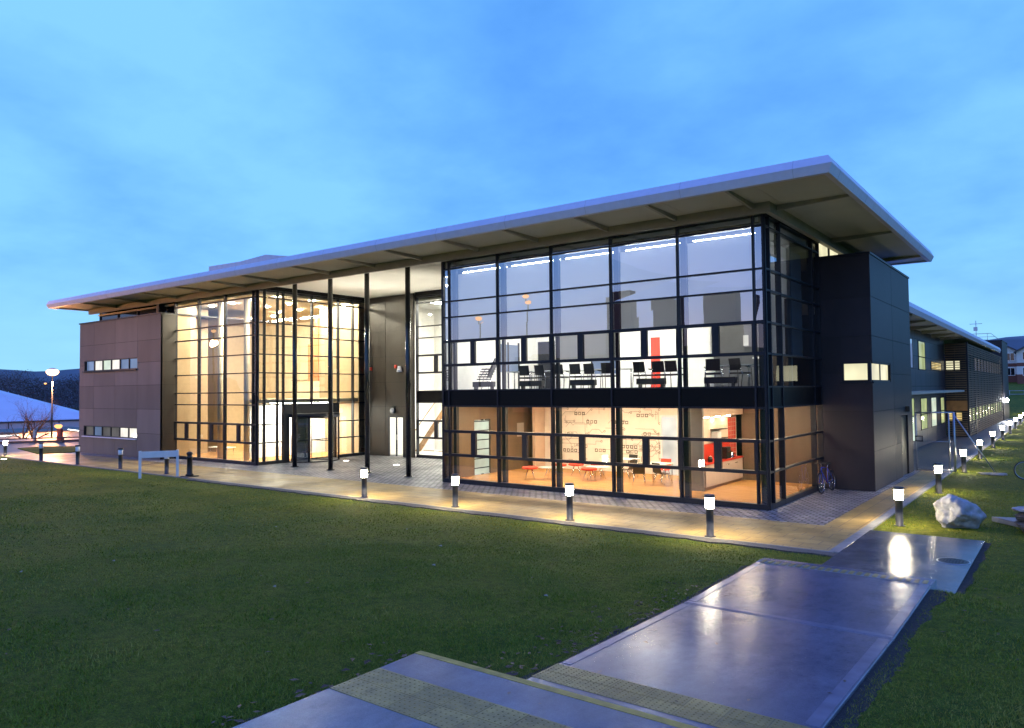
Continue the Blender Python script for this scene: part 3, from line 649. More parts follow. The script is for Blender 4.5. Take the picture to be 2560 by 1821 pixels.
# recess details
ds = MB(); ds.box(-23.10, -23.02, 7.10, 7.20, 0, 2.2); ds.box(-21.94, -21.86, 7.10, 7.20, 0, 2.2); ds.box(-23.02, -21.94, 7.10, 7.20, 2.12, 2.2); ds.box(-22.50, -22.42, 7.12, 7.18, 0.02, 2.12)
dso = ds.build('glazed_door', M['frame'], BLD)
for a, c in ((-23.02, -22.50), (-22.42, -21.94)): MB().quad((a,7.15,.03),(c,7.15,.03),(c,7.15,2.12),(a,7.15,2.12)).build('pane', M['glass_clear'], dso)
MB().box(-22.40, -22.36, 7.05, 7.10, .9, 1.2).build('handle', M['chrome'], dso)
t = thing('bulkhead_lamp', 'round white bulkhead lamp on the dark recess wall above the glazed door', 'wall lamp', (-22.66, 7.088, 2.55))
MB().box(-.16, .16, -.06, 0, -.02, .16).build('hood', M['black_plastic'], t, .02)
lb = MB()
lb.tube([(0,-.05,-.06),(0,-.11,-.06),(0,-.14,-.06)], [.15,.14,.07], 20).build('diffuser', M['white_lam'], t)
t = thing('alarm_sounder', 'small red alarm sounder on the dark recess wall near the entrance glazing', 'alarm', (-25.39+1.0, 7.088, 4.82)); MB().box(-.08,.08,-.07,0,-.09,.09).build('sounder_case', M['red_panel'], t, .015); MB().tube([(0,-.07,0),(0,-.10,0)],.05,12).build('horn', M['red_panel'], t)
t = thing('alarm_sounder', 'red alarm sounder next to the pale bell box on the recess wall', 'alarm', (-22.42, 7.088, 4.9)); MB().box(-.08,.08,-.07,0,-.09,.09).build('sounder_case', M['red_panel'], t, .015); MB().tube([(0,-.07,0),(0,-.10,0)],.05,12).build('horn', M['red_panel'], t)
t = thing('bell_box', 'pale triangular alarm bell box on the dark recess wall', 'bell box', (-22.12, 7.088, 4.72)); MB().prism_y([(-.2,-.12),(.2,-.12),(.08,.2),(-.08,.2)], -.09, 0).build('bell_cover', M['sign_grey'], t, .02); MB().box(-.1,.1,-.098,-.091,-.09,-.03).build('strobe', M['win_blue'], t)

# revolving door in the atrium flank
RD = MB(); cx, cyy, rad = -24.85, 3.29, 1.42
RD.box(-24.90, -24.70, 1.56, 5.02, 2.44, 2.94)
RD.lathe([(rad+.06, 2.26), (rad+.06, 2.46), (rad-.3, 2.46)], (cx, cyy, 0), 48)
RD.lathe([(rad+.06, 0.004), (rad+.06, .04), (rad+.0, .05)], (cx, cyy, 0), 48)
for a in (-78, -42, 42, 78): RD.tube([(cx+rad*math.cos(R(a)), cyy+rad*math.sin(R(a)), 0), (cx+rad*math.cos(R(a)), cyy+rad*math.sin(R(a)), 2.3)], .045, 8)
RD.box(-24.84, -24.72, 1.56, 1.86, 0, 2.44); RD.box(-24.84, -24.72, 4.72, 5.02, 0, 2.44)
rdo = RD.build('revolving_door', M['frame'], BLD)
MB().lathe([(.5,0),(.5,.02)], (cx-.5, cyy, 2.27), 20).build('added_door_glow', M['panel_stair'], rdo)  # glowing disc added to brighten the inside of the drum
for a0, a1 in ((-78, -42), (42, 78)):
    p = MB(); n = 8
    for k in range(n):
        A, B = R(a0+(a1-a0)*k/n), R(a0+(a1-a0)*(k+1)/n)
        p.quad((cx+rad*math.cos(A), cyy+rad*math.sin(A), .05), (cx+rad*math.cos(B), cyy+rad*math.sin(B), .05), (cx+rad*math.cos(B), cyy+rad*math.sin(B), 2.27), (cx+rad*math.cos(A), cyy+rad*math.sin(A), 2.27))
    p.build('drum_glass', M['glass_clear'], rdo)
for a in (8, 98, 188, 278):
    ca_, sa_ = math.cos(R(a)), math.sin(R(a)); q = MB(); r2 = rad-.06
    for z in (.08, 1.05, 2.2): q.tube([(cx+.05*ca_, cyy+.05*sa_, z), (cx+r2*ca_, cyy+r2*sa_, z)], .025, 6)
    for r_ in (.05, r2): q.tube([(cx+r_*ca_, cyy+r_*sa_, .06), (cx+r_*ca_, cyy+r_*sa_, 2.22)], .025, 6)
    q.build('door_wing', M['frame'], rdo)
    MB().quad((cx+.07*ca_, cyy+.07*sa_, .1), (cx+(r2-.02)*ca_, cyy+(r2-.02)*sa_, .1), (cx+(r2-.02)*ca_, cyy+(r2-.02)*sa_, 2.2), (cx+.07*ca_, cyy+.07*sa_, 2.2)).build('wing_glass', M['glass_clear'], rdo)

# ------------------------------------------------------------------ interiors
def part(name, m, *boxes, parent=BLD, bevel=0):
    b = MB()
    for q in boxes: b.box(*q)
    return b.build(name, M[m], parent, bevel)
# cafe, ground floor of the corner block
part('cafe_floor', 'wood_floor', (-12.42, -.14, .13, 6.0, -.05, .10))
part('cafe_ceiling', 'white_ceiling', (-12.42, -.14, .13, 5.9, 2.96, 3.05))
part('upper_floor', 'carpet', (-12.42, -.14, .13, 7.2, 3.10, 3.53))
part('mural_wall', 'mural_wall', (-11.85, -4.55, 5.95, 6.1, .1, 2.96))
part('interior_wall', 'peach_wall', (-12.0, -11.86, 5.2, 6.1, .1, 2.96))
part('interior_wall', 'dim_wall', (-2.9, -.14, 5.95, 6.1, .1, 2.96))
part('interior_wall', 'grey_wall', (-3.72, -2.84, 2.10, 2.22, .1, 2.96))
part('interior_wall', 'peach_wall', (-3.22, -3.10, 2.22, 5.95, .1, 2.96), (-3.098, -2.84, 2.22, 5.95, 2.55, 2.96))
part('interior_wall', 'dim_wall', (-12.46, -12.40, .2, 1.7, .1, 2.96), (-12.46, -12.40, 2.75, 6.1, .1, 2.96), (-12.46, -12.40, 1.7, 2.75, 2.35, 2.96))
ld = part('lit_doorway', 'win_hall', (-12.47, -12.45, 1.75, 2.70, .12, 2.3))
part('door_bar', 'frame', *[(-12.445, -12.42, 1.75, 2.70, .35+.38*k, .39+.38*k) for k in range(6)], parent=ld)
dw = part('lit_doorway', 'win_white', (-6.15, -5.5, 5.935, 5.948, .12, 2.42))
part('door_frame', 'white_lam', (-6.21, -6.15, 5.91, 5.948, .1, 2.48), (-5.50, -5.44, 5.91, 5.948, .1, 2.48), (-6.15, -5.50, 5.91, 5.948, 2.42, 2.48), parent=dw)
for (x0, y0) in ((-11, 1.4), (-9.3, 1.4), (-7.6, 1.4), (-5.9, 1.4), (-4.6, 1.4), (-9.8, 3.9), (-7.9, 3.9), (-6.0, 3.9), (-4.3, 3.9)):
    part('ceiling_light', 'panel_warm', (x0-.55, x0+.55, y0-.12, y0+.12, 2.925, 2.955))
for y0 in (2.6, 3.6, 4.6): part('ceiling_light', 'panel_warm', (-2.95, -2.86, y0-.14, y0+.14, 2.53, 2.548))
for y0 in (2.4, 4.4): part('ceiling_light', 'panel_warm', (-1.9, -.8, y0-.14, y0+.14, 2.925, 2.955))
# inner posts behind the mullions
for x0 in bays[1:7]:
    part('inner_post', 'dark_void', (x0+.04, x0+.20, .14, .30, .1, 2.96))
    part('inner_post', 'dark_void', (x0+.03, x0+.22, .13, .28, 5.46, 8.4)); part('inner_post', 'frame', (x0+.05, x0+.16, .16, .28, 3.53, 5.458))  # upper black jambs added to cover the bright gap beside each blind
# circuit board like line mural (generic tracks and pads)
def mural():
    b = MB(); d = MB(); y = 5.944; random.seed(21)
    def seg(bb, x0, z0, x1, z1, w_=.016):
        v = Vector((x1-x0, 0, z1-z0)); n = Vector((-v.z, 0, v.x)).normalized()*w_/2; a = Vector((x0,y,z0)); c = Vector((x1,y,z1))
        bb.quad(a-n, c-n, c+n, a+n)
    def ringq(bb, x, z, s, w_):
        bb.box(x-s, x+s, y-.002, y, z+s-w_, z+s); bb.box(x-s, x+s, y-.002, y, z-s, z-s+w_); bb.box(x-s, x-s+w_, y-.002, y, z-s+w_, z+s-w_); bb.box(x+s-w_, x+s, y-.002, y, z-s+w_, z+s-w_)
    def circ(bb, x, z, r):
        n = 14
        for k in range(n):
            a, c = 2*math.pi*k/n, 2*math.pi*(k+1)/n
            bb.quad((x+r*math.cos(a),y,z+r*math.sin(a)),(x+r*math.cos(c),y,z+r*math.sin(c)),(x+(r-.024)*math.cos(c),y,z+(r-.024)*math.sin(c)),(x+(r-.024)*math.cos(a),y,z+(r-.024)*math.sin(a)))
    for k in range(60):
        x = random.uniform(-11.6, -6.4); z = random.choice([.5,.8,1.0,1.2,1.45,1.7,1.9,2.1,2.3,2.5,2.7]); r = random.random()
        px, pz = x, z
        for j in range(random.randint(2, 5)):
            t_ = random.random(); L_ = random.uniform(.15, .6)
            nx_, nz_ = (px+L_, pz) if t_ < .5 else ((px, pz+random.choice((-1,1))*L_*.6) if t_ < .75 else (px+L_*.4, pz+random.choice((-1,1))*L_*.4))
            nz_ = min(2.85, max(.3, nz_)); nx_ = min(-6.3, nx_)
            seg(b, px, pz, nx_, nz_); px, pz = nx_, nz_
        circ(b, px+.05, pz, .05)
    for (x0, z0, n) in ((-9.6, 2.15, 3), (-8.3, 2.15, 4), (-10.2, 2.5, 3), (-7.2, 2.45, 3), (-10.8, .9, 4), (-8.9, 1.55, 3), (-6.9, 1.7, 2), (-9.9, 1.1, 2), (-9.2, .95, 3), (-7.9, 1.15, 4), (-7.7, .95, 3), (-10.6, 1.6, 2)):
        for k in range(n): ringq(d if k % 2 == 0 or n == 4 else b, x0+k*.19, z0, .070, .034)
    for k in range(6):
        for q in range(2): b.box(-8.9+k*.1+q*1.5, -8.87+k*.1+q*1.5, y-.002, y, .55, .78)
    b.build('mural_lines', M['ink'], BLD); d.build('mural_pads', M['ink_dark'], BLD)
mural(); random.seed(9)
# meeting floor above
part('upper_wall', 'white_wall', (-12.4, -2.95, 6.05, 6.2, 3.53, 8.40), (-2.95, -2.85, 3.2, 6.2, 3.53, 8.40))
part('upper_wall', 'grey_wall', (-2.84, -.2, 3.2, 3.32, 3.53, 8.40))
part('upper_ceiling', 'white_ceiling', (-12.45, -.12, .14, 6.2, 8.42, 8.55))
part('upper_wall', 'white_wall', (-12.40, -12.32, .6, 6.04, 3.53, 8.40))  # white partition added inside the glazed flank to brighten the left bays
part('side_window', 'win_blue', (-12.315, -12.30, 3.2, 4.6, 4.3, 5.5)); part('window_bar', 'frame', (-12.315, -12.28, 3.1, 3.2, 3.6, 5.6), (-12.315, -12.28, 4.6, 4.7, 3.6, 5.6), (-12.315, -12.28, 3.85, 3.92, 3.6, 5.6))
part('red_door', 'red_panel', (-6.62, -6.22, 6.02, 6.045, 3.55, 5.62))
part('whiteboard', 'white_lam', (-11.2, -9.9, 6.02, 6.045, 4.4, 5.6)); part('interior_window', 'win_blue', (-9.4, -8.2, 6.02, 6.045, 4.2, 5.7)); part('window_bar', 'frame', (-9.44, -9.38, 5.99, 6.02, 3.6, 5.8), (-8.22, -8.16, 5.99, 6.02, 3.6, 5.8), (-9.38, -8.22, 5.99, 6.02, 4.9, 4.96), (-12.2, -11.3, 5.99, 6.02, 3.6, 5.7))
part('cupboard_front', 'dim_wall', (-.9, -.22, 2.9, 3.19, 3.54, 6.4))
for x0 in (-11, -8.9, -6.8, -4.7):
    for y0 in (1.9, 4.0): part('ceiling_light', 'panel_white', (x0-.6, x0+.6, y0-.13, y0+.13, 8.38, 8.415))
part('ceiling_light', 'panel_white', (-2.0, -1.0, 1.9, 2.2, 8.38, 8.415))
for k in range(5): part('glow_strip', 'panel_white', (bays[k+1]+.34, bays[k+2]+.10, .44, .47, 8.142, 8.158))  # glowing strips stand in for the lit ceiling glimpsed above each blind
part('ceiling_glow_mask', 'dark_void', (-12.42, -.12, .50, .54, 8.10, 8.41), (-12.42, -.12, .20, .24, 8.25, 8.60))  # dark boards added to hide the lit ceiling above the blinds
for x0 in (-10.4, -7.9, -5.4): part('pendant_strip', 'panel_white', (x0-.7, x0+.7, 3.3, 3.45, 5.75, 5.80))
part('wall_lamp', 'win_white', (-1.75, -1.6, 3.1, 3.19, 4.95, 5.3)); part('wall_lamp', 'win_white', (-1.45, -1.25, 3.1, 3.19, 4.5, 4.56))
# roller blinds behind the upper glazing
for k in range(5):
    a, c = bays[k+1]+.12, bays[k+2]-.03; lo = 5.46 if k != 2 else 4.55
    bl = part('roller_blind', 'blind', (a, c, .30, .306, lo, 8.08)); part('hem_bar', 'frame', (a, c, .295, .311, lo-.03, lo), parent=bl)
bl = part('roller_blind', 'blind', (-.31, -.304, 1.55, 4.85, 4.6, 8.08)); part('hem_bar', 'frame', (-.315, -.299, 1.55, 4.85, 4.57, 4.6), parent=bl)
# stair hall
part('stair_floor', 'white_lam', (-23.4, -12.66, 7.43, 11.2, -.05, .06))
part('stair_wall', 'white_wall', (-23.5, -12.6, 11.2, 11.35, 0, 8.6), (-23.55, -23.4, 7.2, 11.2, 0, 8.6), (-12.55, -12.4, 7.5, 11.2, 0, 8.6))
part('stair_landing', 'white_wall', (-20.95, -12.66, 7.6, 11.2, 3.0, 3.5)); part('stair_ceiling', 'white_ceiling', (-23.4, -12.6, 7.43, 11.2, 8.42, 8.5))
part('stair_string', 'tan_wall', (-23.4, -21.2, 10.2, 10.3, .06, .1))
st = MB(); st.prism_y([(-23.3,.1),(-22.9,.1),(-21.0,2.3),(-21.0,2.7)], 9.4, 9.5); st.tube([(-23.3,9.35,1.2),(-21.0,9.35,3.6)], .03, 6); st.build('handrail', M['wood'], BLD)
for x0 in (-20.2, -18.2, -16.2, -14.2):
    part('ceiling_light', 'panel_stair', (x0-.8, x0+.8, 8.3, 9.3, 8.38, 8.415)); part('ceiling_light', 'panel_stair', (x0-.8, x0+.8, 8.6, 9.2, 2.965, 2.995))
part('ceiling_light', 'panel_stair', (-22.7, -22.0, 9.2, 9.6, 2.9, 2.95))
part('stair_desk', 'black_plastic', (-20.0, -18.6, 8.2, 8.8, 3.9, 4.05))
# atrium
part('atrium_floor', 'wood_floor', (-41.8, -24.9, .13, 11.4, -.05, .08))
part('atrium_ceiling', 'cream_wall', (-41.8, -24.9, .14, 11.4, 8.45, 8.55))
part('atrium_wall', 'tan_wall', (-28.3, -24.9, 6.6, 6.75, .08, 8.45), (-33.6, -33.45, 1.8, 2.6, .08, 8.45), (-32.45, -32.36, .14, 1.2, .08, 8.45))
part('atrium_wall', 'cream_wall', (-41.8, -28.3, 11.3, 11.45, .08, 8.45), (-41.9, -41.8, 1, 11.3, .08, 8.45), (-28.42, -28.30, 6.75, 11.3, .08, 8.45))
part('atrium_wall', 'tan_wall', (-41.8, -33.4, 3.2, 3.35, .08, 7.6))
part('stepped_wall', 'orange_wall', (-28.62, -28.30, 6.5, 6.58, 4.2, 7.9), (-28.95, -28.62, 6.5, 6.58, 4.2, 7.2), (-29.25, -28.95, 6.5, 6.58, 4.2, 6.4))
bp_ = part('balcony', 'cream_wall', (-33.3, -28.45, 8.3, 8.45, 2.95, 4.15), (-33.3, -28.45, 8.46, 11.3, 2.95, 3.25))
part('balcony_rail', 'chrome', (-33.3, -28.45, 8.34, 8.40, 4.3, 4.34), parent=bp_)
part('balcony_door', 'grey_wall', (-32.6, -31.5, 11.25, 11.29, 3.3, 5.9), (-30.4, -29.5, 11.25, 11.29, 3.3, 5.9)); part('balcony_window', 'win_white', (-31.4, -30.5, 11.25, 11.29, 3.3, 5.9))
part('ground_opening', 'win_hall', (-32.5, -29.4, 11.25, 11.29, .1, 2.5)); part('opening_post', 'frame', (-31.6, -31.5, 11.2, 11.25, .1, 2.5), (-30.4, -30.3, 11.2, 11.25, .1, 2.5))
part('ceiling_light', 'panel_stair', (-27.4, -26.2, 2.6, 5.6, 2.96, 2.99)); part('added_lobby_wall', 'white_wall', (-27.9, -27.75, 1.6, 6.58, .08, 2.95)); part('lobby_soffit', 'cream_wall', (-28.2, -24.95, 1.6, 6.58, 3.0, 3.2))  # ceiling panel and white wall added to brighten the view through the door
for x0, y0 in ((-29.55, 1.0), (-27.15, 1.0)):
    MB().tube([(x0,y0,.08),(x0,y0,8.45)], .14, 20).build('atrium_column', M['cream_wall'], BLD)
for k in range(4):
    for j in range(3):
        MB().lathe([(.085,0),(.085,.03)], (-31.4+k*2.0, 1.6+j*2.2, 8.41), 14).build('downlight', M['down_warm'], BLD)
for k in range(3): MB().lathe([(.085,0),(.085,.03)], (-38+k*2.2, 7.2, 8.41), 14).build('downlight', M['down_warm'], BLD)
for k in range(2): MB().lathe([(.07,0),(.07,.03)], (-32+k*2.4, 9.6, 2.90), 14).build('downlight', M['down_warm'], BLD)
def sconce(loc, label):
    t = thing('wall_sconce', label, 'wall light', loc, 0, 'atrium wall sconces')
    MB().lathe([(.07,-.12),(.09,0),(.10,.10)], (0,-.12,0), 14).build('shade', M['white_lam'], t)
    MB().lathe([(.055,.101),(.055,.115)], (0,-.12,0), 14).build('bulb', M['sconce_glow'], t); MB().lathe([(.05,-.14),(.05,-.125)], (0,-.12,0), 14).build('bulb', M['sconce_glow'], t)
    return t
sconce((-33.52, 1.80, 3.05), 'glowing wall sconce on the tan pier at the far left of the atrium')
sconce((-26.75, 6.60, 3.05), 'glowing wall sconce on the tan wall above the revolving door')
def bench(loc, rz, label, g):
    t = thing('waiting_table', label, 'table', loc, rz, g)
    MB().box(-.75,.75,-.3,.3,.40,.44).build('table_top', M['white_lam'], t, .01)
    for a in (-.65,.65):
        for b_ in (-.22,.22): MB().tube([(a,b_,0),(a*.98,b_,.4)], .018, 6).build('leg', M['chrome'], t)
    return t
b0 = bench((-31.3, 2.2, .08), .2, 'low pale table on metal legs nearest the clad wall inside the atrium', 'low atrium tables')
place_copy(b0, (-28.6, 3.2, .08), -.1, 'low pale table behind the inner atrium columns')

# ------------------------------------------------------------------ furniture inside
# meeting chairs
def meeting_chair(loc, rz, label):
    t = thing('meeting_chair', label, 'chair', loc, rz, 'black chairs along the upper windows')
    MB().box(-.24,.24,-.23,.23,.43,.49).build('seat', M['black_fabric'], t, .02)
    MB().prism_x([(-.22,.55),(-.19,.55),(-.27,.92),(-.30,.92)], -.22, .22).build('backrest', M['black_fabric'], t, .01)
    for s in (-1, 1):
        MB().tube([(s*.27,.22,0),(s*.27,.20,.42),(s*.27,.18,.64),(s*.27,-.05,.66)], .014, 6).build('leg', M['chrome'], t)
        MB().tube([(s*.25,-.26,0),(s*.25,-.21,.45),(s*.23,-.24,.62)], .014, 6).build('leg', M['chrome'], t)
        MB().box(s*.27-.025, s*.27+.025, -.08, .18, .66, .685).build('armrest', M['black_plastic'], t, .008)
    return t
ch = meeting_chair((-9.45, 1.35, 3.53), 0.05, 'black chair with its back to the upper window, left end of the row')
clab = ['second black chair from the left end of the upper window row', 'black chair just right of the second upper mullion', 'black chair in the middle of the upper row under the drawn blind', 'black chair beside it, right of the middle of the upper row', 'black chair half behind the fourth upper mullion', 'black chair left of the red door panel', 'black chair in front of the red door panel', 'black chair at the right end of the upper row']
for (xx, rr), lb_ in zip(((-8.72,-.05), (-7.95,.12), (-7.15,.0), (-6.62,-.08), (-5.85,.1), (-4.62,-.06), (-3.98,.05), (-3.42,-.1)), clab): place_copy(ch, (xx, 1.35+random.uniform(-.08,.08), 3.53), rr, lb_)
def stacked():
    t = thing('chair_stack', 'leaning stack of black chairs by the left upper window', 'chairs', (-11.55, 1.3, 3.53), .3)
    for k in range(5):
        q = MB(); o = k*.10; q.box(-.22+o*.5,.22+o*.5,-.22,.22,.42+o,.46+o); q.prism_y([(.2+o*.5,.5+o),(.24+o*.5,.5+o),(.36+o*.5,.86+o),(.32+o*.5,.86+o)], -.2, .2); q.build('shell', M['black_plastic'], t)
    for s in (-1,1): MB().tube([(-.2,s*.2,0),(-.1,s*.2,.5),(.2,s*.2,.9)], .014, 6).build('leg', M['chrome'], t); MB().tube([(.3,s*.2,0),(.2,s*.2,.5)], .014, 6).build('leg', M['chrome'], t)
stacked()
def heater(x, label):
    t = thing('floor_heater', label, 'heater', (x, .62, 3.53), 0, 'low black heaters under the upper windows')
    MB().box(-.5,.5,-.09,.09,.14,.34).build('heater_case', M['black_plastic'], t, .01)
    for s in (-.4,.4): MB().box(s-.03,s+.03,-.08,.08,0,.14).build('foot', M['black_plastic'], t)
    return t
h0 = heater(-11.0, 'low black floor heater beside the stack of chairs')
for x, l in ((-8.75,'low black floor heater under the left chairs of the upper row'), (-6.55,'low black floor heater under the middle chairs of the upper row'), (-3.95,'low black floor heater under the chairs before the red panel'), (-1.6,'low black floor heater below the grey walled upper bay')): place_copy(h0, (x, .62, 3.53), 0, l)
def mtable(loc, w_, label, g):
    t = thing('meeting_table', label, 'table', loc, 0, g)
    MB().box(-w_/2,w_/2,-.4,.4,.71,.74).build('table_top', M['white_lam'], t, .006)
    for a in (-w_/2+.1, w_/2-.1):
        for b_ in (-.32,.32): MB().tube([(a,b_,0),(a,b_,.71)], .022, 6).build('leg', M['chrome'], t)
    return t
m0 = mtable((-7.6, 2.3, 3.53), 4.6, 'long white meeting table behind the row of black chairs', 'upper floor tables')
mtable((-1.6, 1.9, 3.53), 1.3, 'small white table in the grey walled upper bay', 'upper floor tables')
mtable((-10.3, 2.2, 3.53), 1.5, 'white table beside the stack of chairs', 'upper floor tables')
place_copy(ch, (-2.05, 1.2, 3.53), .3, 'black chair left of the small table in the grey walled bay'); place_copy(ch, (-1.2, 1.25, 3.53), -.35, 'black chair right of the small table in the grey walled bay')
# cafe stools and tables
def stool(loc, label):
    t = thing('round_stool', label, 'stool', loc, random.random(), 'round red cafe stools')
    MB().lathe([(.20,.40),(.30,.42),(.32,.46),(.28,.49),(.1,.50)], (0,0,0), 24).build('seat', M['red_fabric'], t)
    for k in range(4):
        a = math.pi/4+k*math.pi/2; MB().tube([(.10*math.cos(a),.10*math.sin(a),.41),(.25*math.cos(a),.25*math.sin(a),0)], .013, 6).build('leg', M['chrome'], t)
    return t
s0 = stool((-9.68, 1.75, .1), 'red stool at the left of the white table near the dark wall')
for p, l in (((-8.85, 3.75, .1), 'red stool half behind the second ground floor mullion'), ((-7.52, 2.55, .1), 'red stool in front of the central white table'), ((-8.15, 4.3, .1), 'red stool behind the central white table'), ((-9.3, 3.2, .1), 'red stool behind the left white table')): place_copy(s0, p, random.random(), l)
def coffee(loc, label):
    t = thing('coffee_table', label, 'table', loc, .2, 'white oval cafe tables')
    o = MB().lathe([(.40,.44),(.44,.46),(.42,.48),(.1,.48)], (0,0,0), 28).build('table_top', M['white_lam'], t); o.scale = (1.15,.85,1)
    for k in range(4):
        a = math.pi/4+k*math.pi/2; MB().tube([(.12*math.cos(a),.12*math.sin(a),.45),(.33*math.cos(a),.30*math.sin(a),0)], .013, 6).build('leg', M['chrome'], t)
    return t
c0 = coffee((-9.0, 2.2, .1), 'white oval table beside the left red stool')
place_copy(c0, (-7.55, 3.25, .1), .1, 'white oval table between the central red stools')
def shell_chair(loc, rz, m_, label):
    t = thing('shell_chair', label, 'chair', loc, rz, 'cafe shell chairs')
    b = MB(); prof = [(.20,.44),(.05,.43),(-.14,.44),(-.20,.50),(-.24,.66),(-.27,.82)]
    b.prism_x(prof+[(y-.018,z-.016) for y,z in prof[::-1]], -.21, .21); b.build('shell', M[m_], t, .01)
    for s in (-1,1):
        MB().tube([(s*.16,.14,.43),(s*.22,.22,0)], .012, 6).build('leg', M['chrome'], t); MB().tube([(s*.16,-.12,.43),(s*.22,-.24,0)], .012, 6).build('leg', M['chrome'], t)
    return t
shell_chair((-5.15, 3.9, .1), math.pi, 'red_fabric', 'red shell chair facing the window at the cafe table')
k0 = shell_chair((-5.35, 2.35, .1), .5, 'black_plastic', 'dark shell chair with its back to the window left of the red chair')
place_copy(k0, (-4.65, 2.75, .1), -.4, 'dark shell chair right of the red chair')
place_copy(k0, (-6.35, 3.3, .1), 1.6, 'dark shell chair turned sideways left of the cafe table')
def ctable(loc, label):
    t = thing('cafe_table', label, 'table', loc, 0, 'square white cafe tables')
    MB().box(-.45,.45,-.4,.4,.71,.74).build('table_top', M['white_lam'], t, .008)
    for a in (-.38,.38):
        for b_ in (-.33,.33): MB().tube([(a,b_,0),(a,b_,.71)], .018, 6).build('leg', M['chrome'], t)
    return t
t0 = ctable((-5.0, 3.2, .1), 'square white table between the red chair and the window'); place_copy(t0, (-6.9, 4.2, .1), 0, 'square white table in front of the line mural')
place_copy(k0, (-7.1, 4.95, .1), 3.0, 'dark shell chair against the line mural')
# kitchen along the peach wall
t = thing('kitchen_unit', 'kitchen counter with red worktop along the peach cafe wall', 'kitchen unit', (-3.09, 0, .1))
MB().box(.0,.26,2.3,5.8,.10,.84).build('cabinet', M['peach_wall'], t, .004); MB().box(.0,.28,2.28,5.85,.845,.90).build('worktop', M['red_panel'], t, .005)
MB().box(.003,.22,2.32,5.78,0,.10).build('plinth', M['wood'], t)
for y in (2.7, 3.5, 4.3, 5.1): MB().tube([(.275,y-.12,.72),(.275,y+.12,.72)], .012, 6).build('handle', M['chrome'], t)
tl_ = part('tile_splashback', 'red_panel', (-3.098, -3.085, 2.3, 5.1, 1.0, 1.6), (-3.098, -3.085, 5.1, 5.82, 1.0, 2.45))
gr = MB()
for z in np.arange(1.15, 2.45, .16): gr.box(-3.0845, -3.081, 5.1, 5.82, z, z+.012)
for y in (5.26, 5.42, 5.58): gr.box(-3.0845, -3.0805, y, y+.012, 1.0, 2.45)
gr.build('tile_grout', M['peach_wall'], tl_)
t = thing('coffee_machine', 'black coffee machine on the red kitchen worktop', 'coffee machine', (-2.95, 4.5, 1.0)); MB().box(-.12,.10,-.2,.2,0,.42).build('machine_body', M['black_plastic'], t, .03); MB().box(.101,.16,-.1,.1,.22,.28).build('spout', M['chrome'], t, .01)
t = thing('kettle', 'steel kettle on the red kitchen worktop', 'kettle', (-2.95, 5.0, 1.0)); MB().lathe([(.09,0),(.09,.02),(.07,.18),(.03,.22)], (0,0,0), 18).build('kettle_body', M['chrome'], t); MB().tube([(.07,0,.16),(.14,0,.14),(.13,0,.04),(.09,0,.02)], .012, 6).build('handle', M['black_plastic'], t)
t = thing('kettle', 'dark jar at the near end of the red worktop', 'jar', (-2.95, 3.0, 1.0)); MB().lathe([(.08,0),(.09,.1),(.06,.18)], (0,0,0), 16).build('jar_body', M['black_plastic'], t); MB().lathe([(.065,.18),(.065,.2)], (0,0,0), 16).build('lid', M['chrome'], t); t.name = 'storage_jar'
t = thing('wall_shelf', 'dark wall shelf above the kitchen worktop', 'shelf', (-3.09, 3.9, 1.75)); MB().box(0,.25,-.5,.5,0,.03).build('shelf_board', M['black_plastic'], t); MB().box(0,.25,-.5,.5,.32,.35).build('shelf_board', M['black_plastic'], t); MB().box(0.01,.24,-.45,-.1,.03,.26).build('shelf_box', M['white_lam'], t)
part('wall_poster', 'paper', (-12.395, -12.39, 4.6, 5.1, 1.5, 2.1))

# ------------------------------------------------------------------ rear wing
WG = thing('rear_wing', 'long low two storey wing with timber louvres beyond the dark stair tower', 'building')
wu = [13.4+1.87*k for k in range(13)]+[38.66]
clad('wing_wall', 'y', -.12, wu, [0, .95, 2.0, 3.0, 3.55, 4.55, 5.3, 6.3, 6.83], M['wing_clad'], parent=WG, backing=.3)
for (y0, y1, z0, z1, m_) in ((27.7,30.0,5.32,6.2,'win_green'), (27.7,30.0,4.56,5.26,'win_green'), (24.2,25.6,4.6,6.2,'win_blue'), (28.0,30.2,1.9,2.8,'win_green'), (28.0,30.2,1.0,1.84,'win_green'),
        (32.0,34.1,1.9,2.8,'win_hall'), (32.0,34.1,1.0,1.84,'win_hall'), (36.2,37.8,1.9,2.75,'win_green'), (36.2,37.8,1.05,1.84,'win_green'), (24.0,25.6,1.9,2.85,'win_green'), (24.0,25.6,.5,1.84,'win_hall'), (32.5,36.9,4.64,5.12,'win_amber')):
    b = MB(); X = -.118
    b.box(X-.02, X+.03, y0-.06, y0, z0-.05, z1+.05); b.box(X-.02, X+.03, y1, y1+.06, z0-.05, z1+.05); b.box(X-.02, X+.028, y0, y1, z0-.05, z0); b.box(X-.02, X+.028, y0, y1, z1, z1+.05)
    o = b.build('window', M['frame'], WG); MB().box(X, X+.012, y0, y1, z0, z1).build('pane', M[m_], o)
    if m_ == 'win_amber':
        q = MB()
        for k in range(5): q.box(X+.03, X+.07, y0, y1, z0+.02+k*.1, z0+.06+k*.1)
        q.build('louvre_blade', M['timber'], o)
cn = MB()
for k in range(11): cn.box(-.1, 1.1, 13.6+k*2.3, 13.6+k*2.3+.08, 3.14, 3.24)
cn.box(1.02, 1.12, 13.5, 38.0, 3.15, 3.26)
cno = cn.build('canopy', M['galv'], WG); q = MB()
for k in range(9): q.box(-.02+k*.115, .03+k*.115, 13.5, 38.0, 3.26, 3.275)
q.build('canopy_blade', M['galv'], cno)
